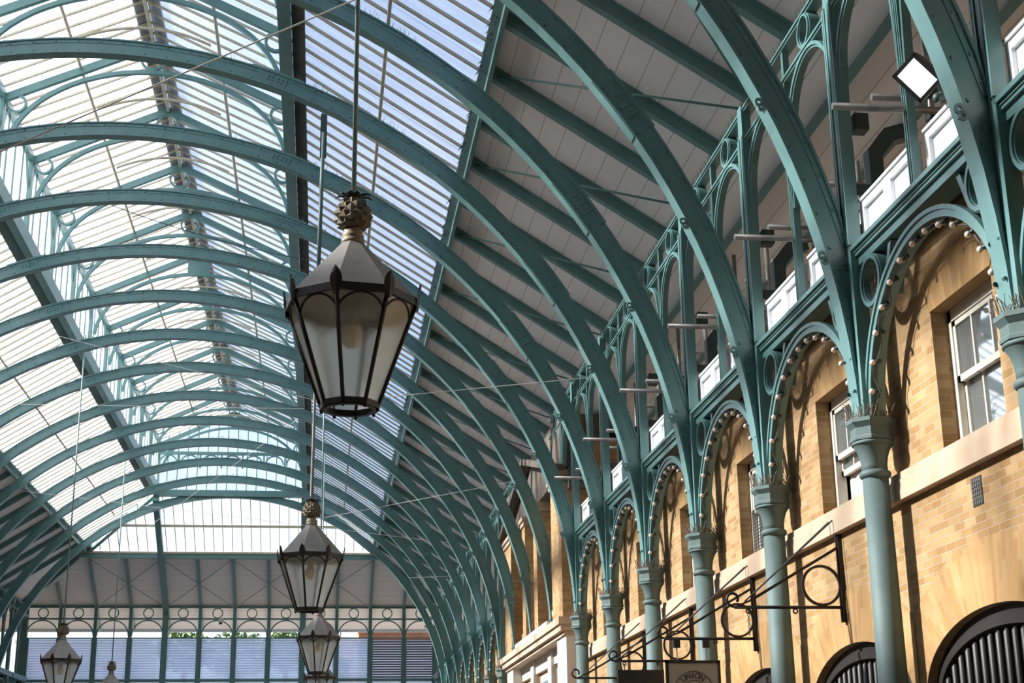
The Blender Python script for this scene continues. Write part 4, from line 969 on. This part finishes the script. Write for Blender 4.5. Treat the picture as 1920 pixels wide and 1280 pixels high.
# ---- lanterns with pineapple finials
def lantern(c, label, rod_top, rod_dx=0.0, group='pineapple lanterns'):
    x, y, dz = c; t = Thing('pineapple_lantern', label, 'lantern', (x, y, 0.924 + dz), group)
    zt, zp, zn, ze, zb = 1.479 + dz, 1.386 + dz, 1.346 + dz, 1.183 + dz, 0.910 + dz; RE, RB, RN = 0.167, 0.070, 0.022
    ph = math.radians(-14); N = 8
    def P(r, k, z, dr=0): a = ph + k * 2 * PI / N; return (x + r * math.cos(a), y + r * math.sin(a), z)
    # roof
    m = MB(); m.lathe((x, y, 0), [(RE + 0.003, ze), (RE - 0.002, ze + 0.006), (RN + 0.006, zn - 0.002), (RN, zn)], N, ph, smooth=False); ro = t.part('roof', m, LROOF)
    m = MB()
    for k in range(N):
        for f in (0.25, 0.5, 0.75):
            a, b_ = V(P(RE, k, ze)), V(P(RE, k + 1, ze)); q = ((a + b_) / 2).lerp(V((x, y, zn)), f * 0.8)
            m.ball(q, 0.0016, 6, 4)
    t.part('roof_rivets', m, BRONZE, kind='stuff')
    # eaves band
    m = MB()
    for k in range(N):
        m.beam(P(RE + 0.001, k, ze - 0.008), P(RE + 0.001, k + 1, ze - 0.008), 0.008, 0.020, side=(math.cos(ph + (k + .5) * 2 * PI / N), math.sin(ph + (k + .5) * 2 * PI / N), 0))
    t.part('eaves_band', m, BRONZE)
    # corner posts with spear leaves
    for k in range(N):
        m = MB(); m.tube([P(RE - 0.002, k, ze - 0.012), P(RB, k, zb)], [0.0058, 0.0050], 6); m.ball(P(RB + 0.001, k, zb - 0.008), 0.0045, 8, 6); po = t.part('corner_bar', m, BRONZE)
        a = ph + k * 2 * PI / N; o_ = V((math.cos(a), math.sin(a), 0)); s_ = V((-math.sin(a), math.cos(a), 0)); up = V((0, 0, 1))
        b0_ = V((x, y, ze)) + o_ * (RE - 0.003); m = MB(); prof = [(-0.030, 0.007), (-0.012, 0.012), (0.006, 0.0155), (0.017, 0.014), (0.029, 0.009), (0.040, 0.0008)]
        secs = []
        for h, w in prof:
            cc = b0_ + up * h + o_ * (0.003 + (h + 0.03) * 0.12)
            secs.append([cc - s_ * w, cc + o_ * 0.004, cc + s_ * w, cc - o_ * 0.002])
        m.sweep(secs); t.part('spear_leaf', m, BRONZE)
    # panes and arched heads
    for k in range(N):
        tl, tr_, br_, bl = (V(P(RE - 0.003, k, ze - 0.014)), V(P(RE - 0.003, k + 1, ze - 0.014)), V(P(RB, k + 1, zb + 0.004)), V(P(RB, k, zb + 0.004)))
        m = MB(); nrm = (tr_ - tl).cross(bl - tl).normalized() * 0.0015
        m.add([tl, tr_, br_, bl, tl + nrm, tr_ + nrm, br_ + nrm, bl + nrm], [(0, 1, 2, 3), (7, 6, 5, 4), (0, 4, 5, 1), (1, 5, 6, 2), (2, 6, 7, 3), (3, 7, 4, 0)]); t.part('glass_pane', m, LAMPGLASS)
        u = (tr_ - tl).normalized(); dn = ((bl + br_) / 2 - (tl + tr_) / 2).normalized(); mid = (tl + tr_) / 2
        w = (tr_ - tl).length / 2 - 0.004; cc = mid + dn * (w + 0.004); pts = [cc + u * (w - (0.002 if i in (0, 12) else 0)) * math.cos(PI * i / 12) - dn * w * math.sin(PI * i / 12) for i in range(13)]
        m = MB(); m.tube(pts, 0.0032, 6); t.part('arched_head', m, BRONZE)
    # bottom ring and feet
    m = MB()
    for k in range(N):
        a = ph + (k + .5) * 2 * PI / N
        m.beam(P(RB + 0.002, k, zb + 0.004), P(RB + 0.002, k + 1, zb + 0.004), 0.008, 0.016, side=(math.cos(a), math.sin(a), 0))
    m.ring((x, y, zb - 0.004), (1, 0, 0), (0, 1, 0), RB * 0.80, RB * 0.98, 0.004, 32); t.part('bottom_ring', m, BRONZE)
    # lamp inside
    m = MB(); m.lathe((x, y, 0), [(0.035, ze - 0.016), (0.038, ze - 0.020), (0.018, ze - 0.030), (0.014, ze - 0.05)], 16); t.part('lamp_holder', m, LROOF)
    m = MB(); m.lathe((x, y, 0), [(0.013, ze - 0.048), (0.024, ze - 0.062), (0.029, ze - 0.080), (0.027, ze - 0.098), (0.016, ze - 0.114), (0.002, ze - 0.120)], 16); t.part('lamp_bulb', m, BIGBULB)
    # collar, pineapple, leaves
    m = MB(); prof = [(0.024, zn - 0.006), (0.0295, zn - 0.003), (0.0305, zn + 0.002), (0.0285, zn + 0.007), (0.0255, zn + 0.010), (0.0285, zn + 0.014), (0.0275, zn + 0.020), (0.023, zn + 0.025), (0.025, zn + 0.029), (0.022, zn + 0.036), (0.018, zp)]
    m.lathe((x, y, 0), prof, 28); t.part('collar', m, COLLAR)
    m = MB(); rows = 6; per = 9; H = 0.082; zb2 = zp - 0.002
    def rad(u): return 0.022 + 0.021 * math.sin(PI * min(1, (u * 0.92 + 0.08)) ** 0.8) if u < 1 else 0.022
    for i in range(rows):
        for j in range(per):
            a = 2 * PI * (j + 0.5 * (i % 2)) / per; da = PI / per; u = (i + 0.5) / rows; du = 1.0 / rows
            def Q(aa, uu, ex=0): r = rad(max(0, min(0.999, uu))) + ex; return (x + r * math.cos(aa), y + r * math.sin(aa), zb2 + H * max(0, min(1, uu)))
            m.add([Q(a - da, u), Q(a, u - du), Q(a + da, u), Q(a, u + du), Q(a, u, 0.0085)], [(0, 1, 4), (1, 2, 4), (2, 3, 4), (3, 0, 4)])
    m.lathe((x, y, zb2), [(rad(i / 10) - 0.001, H * i / 10) for i in range(11)], 18); t.part('pineapple', m, PINE)
    m = MB()
    for j in range(9):
        a = 2 * PI * j / 9 + 0.2; o_ = V((math.cos(a), math.sin(a), 0)); s_ = V((-math.sin(a), math.cos(a), 0)); secs = []
        for q_, (r, h, w) in enumerate(((0.008, zt - 0.018, 0.006), (0.024, zt - 0.006, 0.009), (0.038, zt - 0.004, 0.006), (0.048, zt - 0.010 - 0.004 * (j % 2), 0.0008))):
            cc = V((x, y, h)) + o_ * r; secs.append([cc - s_ * w, cc + V((0, 0, 0.0022)), cc + s_ * w, cc - V((0, 0, 0.0022))])
        m.sweep(secs)
    t.part('leaf_crown', m, LEAF)
    m = MB(); r = random.Random(9)
    for j in range(14):
        a = r.uniform(0, 2 * PI); d = r.uniform(0.008, 0.03); m.tube([(x + d * math.cos(a), y + d * math.sin(a), zt - 0.01), (x + 1.5 * d * math.cos(a), y + 1.5 * d * math.sin(a), zt + r.uniform(0.01, 0.03))], 0.0007, 3, cap=False)
    t.part('bird_spikes', m, SPIKE, kind='stuff')
    m = MB(); m.tube([(x, y, zt - 0.02), (x + rod_dx, y, zroof(x - XM) + 0.004)], 0.0062, 10); t.part('hanging_rod', m, ROD)
    return t.o
XL1 = 0.054
lantern((XL1, yk(0) + 0.5, 0.0), 'large pineapple-topped lantern hanging in the middle of the hall', zroof(XL1 - XM) - 0.05)
lantern((-0.066, yk(4) + 0.5, -0.024), 'mid-sized pineapple lantern hanging directly above a smaller one', zroof(1.15) - 0.05)
lantern((-0.026, yk(8) + 0.5, -0.029), 'smaller pineapple lantern below the mid-sized one', zroof(1.19) - 0.05)
lantern((-0.015, yk(12) + 0.5, -0.032), 'smallest lantern, partly hidden, lowest of the hanging column of four', zroof(1.2) - 0.05)
lantern((-2.10, yk(9) + 0.5, -0.11), 'dark pineapple lantern hanging alone before the pale louvred end screen', zroof(0.95) - 0.05)
lantern((-2.24, 16.56, -0.08), 'dark lantern of which only pineapple and roof top show', zroof(1.06) - 0.05)
# second hanger: dark plate and rod beside lantern rods
t = Thing('roof_hanger', 'dark steel hanger plate with thin rod beside the big lantern rod', 'hanger', (-0.05, yk(4) + 0.35, 2.55))
yh = yk(4) + 0.35; m = MB(); m.box((-0.075, yh - 0.004, 3.30), (-0.040, yh + 0.004, 3.56)); t.part('plate', m, PIPE)
m = MB(); m.tube([(-0.058, yh, 3.45), (-0.066, yh, 2.62)], 0.011, 8); t.part('tube', m, TEALC)
m = MB(); m.ball((-0.066, yh, 2.61), 0.020, 10, 6); t.part('knob', m, STEEL)
m = MB(); m.tube([(-0.066, yh, 2.61), (-0.074, yh, 1.44)], 0.004, 5); t.part('wire', m, WIRE)

# ---- floodlight
t = Thing('floodlight', 'black box floodlight with a white lens above the white parapet', 'floodlight', (1.52, yk(0) + 0.27, 1.66))
FC = V((1.5002, 3.2800, 1.7597)); FN, FE, FU = V((-0.6006, -0.6606, -0.4504)), V((0.6516, -0.0780, -0.7545)), V((0.4633, -0.7467, 0.4773)); fy = FC.y
def FL(p): return FC - FN * p[0] + FE * p[1] + FU * p[2]
def fbox(m, a, b_):
    n0 = len(m.v); m.box(a, b_); m.v[n0:] = [tuple(FL(p)) for p in m.v[n0:]]; return m
HA, HB = 0.0421, 0.0319
m = MB(); fbox(m, (0.004, -HA - 0.008, -HB - 0.008), (0.022, HA + 0.008, HB + 0.008))
n0 = len(m.v); A2, B2 = HA + 0.008, HB + 0.008; m.add([(0.022, -A2, -B2), (0.022, A2, -B2), (0.022, A2, B2), (0.022, -A2, B2), (0.085, -A2 * .8, -B2 * .8), (0.085, A2 * .8, -B2 * .8), (0.085, A2 * .8, B2 * .8), (0.085, -A2 * .8, B2 * .8)], [(0, 1, 2, 3), (4, 5, 6, 7), (0, 1, 5, 4), (1, 2, 6, 5), (2, 3, 7, 6), (3, 0, 4, 7)]); m.v[n0:] = [tuple(FL(p)) for p in m.v[n0:]]
t.part('housing', m, SIGNBLACK)
m = MB(); A3, B3 = HA + 0.010, HB + 0.010
fbox(m, (-0.003, -A3, -B3), (0.006, -HA, B3)); fbox(m, (-0.003, HA, -B3), (0.006, A3, B3)); fbox(m, (-0.003, -A3, HB), (0.006, A3, B3)); fbox(m, (-0.003, -A3, -B3), (0.006, A3, -HB)); t.part('bezel', m, SIGNBLACK)
m = MB(); fbox(m, (0.0, -HA, -HB), (0.0045, HA, HB)); t.part('lens', m, LENSW, 'bright white lens')
m = MB(); m.tube([(1.545, fy - 0.01, 1.70), (1.575, fy - 0.01, 1.72)], 0.012, 10); m.ball((1.545, fy - 0.01, 1.70), 0.014, 10, 6); m.tube([(1.54, fy, 1.78), (1.60, fy, 1.72), (1.60, fy, 1.6)], 0.006, 6); t.part('mounting_bracket', m, PIPE)

# ---- rainwater pipes behind the posts
def downpipe(y, label, group):
    t = Thing('downpipe', label, 'downpipe', (1.72, y, 1.56), group)
    m = MB(); m.box((1.650, y - 0.02, 1.56), (1.695, y + 0.03, 1.90)); t.part('pipe', m, PIPE)
    m = MB(); m.beam((1.672, y + 0.005, 1.885), (1.725, y + 0.0, 1.955), 0.05, 0.048); m.beam((1.715, y, 1.947), (1.785, y - 0.01, 1.965), 0.05, 0.048); t.part('elbow', m, PIPE)
    m = MB(); m.box((1.615, y - 0.02, 1.965), (1.660, y + 0.03, 2.02)); t.part('hopper', m, PIPE)
    m = MB(); m.box((1.600, y - 0.026, 1.74), (1.70, y - 0.018, 1.775)); t.part('pipe_clip', m, PIPE)
    return t.o
d0 = downpipe(yk(1), 'dark square rainwater pipe with elbow behind the first column past the floodlight', 'rainwater pipes behind the posts')
for k in range(2, 6): dup(d0, (0, k - 1, 0), 'dark square rainwater pipe with elbow behind the %s column past the floodlight' % ORD[k])
# ---- scaffold tubes in the roof space
def scaffold(y, label, group):
    t = Thing('scaffold_frame', label, 'scaffold', (1.6, y, 1.56), group)
    for (x0, z0, x1, z1, yy) in ((1.36, 1.795, 1.86, 1.795, 0.50), (1.50, 1.86, 1.90, 1.86, 0.56), (1.66, 1.96, 1.95, 1.96, 0.40)):
        t.part('ledger_tube', MB().tube([(x0, y + yy, z0), (x1, y + yy, z1)], 0.0105, 10), STEEL)
    for x0, yy in ((1.66, 0.53), (1.84, 0.56), (1.76, 0.40)):
        t.part('standard_tube', MB().tube([(x0, y + yy, 1.56), (x0, y + yy, 2.12)], 0.0095, 10), STEEL)
    for x0, z, yy in ((1.66, 1.795, 0.53), (1.66, 1.86, 0.53), (1.84, 1.86, 0.56), (1.84, 1.795, 0.56)):
        m = MB(); m.box((x0 - 0.014, y + yy - 0.02, z - 0.014), (x0 + 0.014, y + yy + 0.016, z + 0.014)); t.part('coupler', m, PIPE)
    t.part('long_tube', MB().tube([(1.84, y + 0.1, 1.80), (1.84, y + 0.95, 1.80)], 0.0105, 10), PIPE)
    return t.o
s0 = scaffold(yk(0), 'steel scaffold tubes in the roof space behind the floodlight', 'scaffold tubes behind the posts')
for k in range(1, 6): dup(s0, (0, k, 0), 'steel scaffold tubes in the roof space of the %s bay past the floodlight' % ORD[k])
# side-roof purlins beyond the posts
for i, dx in enumerate((3.05, 3.28, 3.5)):
    m = MB(); m.beam((XM + dx, 0.5, zroof(dx) - 0.022), (XM + dx, 9.4, zroof(dx) - 0.022), 0.03, 0.028, side=(1, 0, -0.635))
    solo('aisle_purlin', m, TEAL, 'grey-blue purlin under the side roof behind the posts, %s one from the eaves' % ORD[i + 1], 'purlin')
# ---- overhead wires
def wire(a, b_, sag, label, r=0.0022, m_=None):
    pts = [V(a).lerp(V(b_), i / 16) + V((0, 0, -sag * 4 * (i / 16) * (1 - i / 16))) for i in range(17)]
    m = MB(); m.tube(pts, r, 5); solo('overhead_wire', m, m_ or WIRE, label, 'wire', 'thin wires strung across the hall')
wire((-1.40, 3.53, 1.25), (XL1, 3.53, 2.05), 0, 'pale wire climbing to the rod of the big lantern')
wire((-1.176, 7.53, 3.041), (-0.059, 7.53, 2.752), 0.03, 'dark wire dipping toward the knob above the big lantern', m_=BLACKWIRE)
wire((-3.2, 11.53, 3.80), (-0.061, 11.53, 3.026), 0.02, 'pale wire falling across the middle ribs toward the big lantern')
wire((-3.2, 11.53, 2.953), (-0.187, 11.53, 2.961), 0.0, 'pale level wire crossing below the middle ribs')
wire((-0.037, 11.53, 2.073), (1.50, 11.53, 2.39), 0, 'pale wire rising from the mid-sized lantern to the brick pavilion')
wire((0.30, 7.53, 2.005), (1.42, 7.53, 2.14), 0, 'pale wire from the big lantern foot toward the brick side')
wire((-3.6, 15.5, 3.10), (1.4, 15.5, 2.53), 0, 'faint wire crossing in front of the end gable')
wire((-2.019, 15.53, 2.532), (-0.082, 15.53, 4.058), 0, 'faint wire climbing steeply past the far ribs')
wire((0.90, 15.5, 2.165), (1.55, 15.5, 2.20), 0, 'faint short wire before the far ribs on the shop side')
# ---- dome camera on the end frieze
t = Thing('security_camera', 'small white dome camera hanging under the end frieze', 'camera', (-1.40, 20.98, 2.25))
t.part('housing', MB().lathe((-1.40, 20.97, 0), [(0.028, 2.355), (0.034, 2.345), (0.034, 2.305), (0.030, 2.300)], 16), WHITE); t.part('dome', MB().ball((-1.40, 20.97, 2.298), 0.027, 14, 8), SIGNBLACK)

# ---- beyond the end: trees and buildings
def tree(x, y, z, w, label):
    t = Thing('tree', label, 'tree', (x, y, -0.5), 'trees beyond the end colonnade'); r = random.Random(int(x * 100) + 5)
    t.part('trunk', MB().tube([(x, y, -0.5), (x + 0.03, y, 1.2), (x, y, 2.2)], [0.10, 0.08, 0.05], 8), BARK)
    m = MB()
    for i in range(1500):
        d = V((r.gauss(0, 1), r.gauss(0, 1), r.gauss(0, 1))).normalized() * (0.55 + 0.45 * r.random()); c = V((x, y, z)) + V((d.x * w, d.y * w, d.z * w * 0.75))
        u = V((r.gauss(0, 1), r.gauss(0, 1), r.gauss(0, 1))).normalized(); v = u.orthogonal().normalized(); q_ = r.uniform(0.03, 0.06)
        m.add([c - u * q_, c + v * q_ * 0.6, c + u * q_, c - v * q_ * 0.6], [(0, 1, 2, 3)])
    t.part('foliage', m, GREENLEAF, kind='stuff')
for i, (x, w, z) in enumerate(((-2.45, 0.52, 2.50), (-1.55, 0.62, 2.52), (-0.65, 0.52, 2.50))):
    tree(x, 27.5 + 0.9 * (i == 1), z, w, 'green tree seen in the gap above the louvres, %s of three from the mid post' % ORD[i + 1])
def building(x0, x1, y, zt, m_, label):
    t = Thing('building', label, 'building', ((x0 + x1) / 2, y, -0.5)); m = MB(); m.box((x0, y, -0.5), (x1, y + 1.5, zt)); t.part('wall', m, m_)
    n = max(2, int((x1 - x0) / 0.45))
    for i in range(n):
        xx = x0 + (x1 - x0) * (i + 0.5) / n; f = MB(); f.box((xx - 0.09, y - 0.02, zt - 0.75), (xx + 0.09, y, zt - 0.35)); t.part('window', f, SIGNBLACK)
    if m_ is REDBRICK: t.part('dark_backdrop', MB().box((x0, y - 0.3, -0.5), (x1, y - 0.03, zt - 0.17)), DARKIN)  # dark block added over the lower brick as a dark background for the louvres
    m = MB(); m.box((x0 - 0.03, y - 0.04, zt), (x1 + 0.03, y + 1.5, zt + 0.05)); t.part('parapet', m, STONEW)
building(0.7, 2.6, 28.5, 2.95, REDBRICK, 'red brick building glimpsed beyond the end louvres on the shop side')
building(-0.15, 0.65, 29.0, 2.85, STONEW, 'pale building glimpsed beyond the end louvres between trees and red brick')
building(-5.6, -3.2, 28.5, 2.75, STONE, 'stone building glimpsed beyond the end louvres behind the lone lantern')
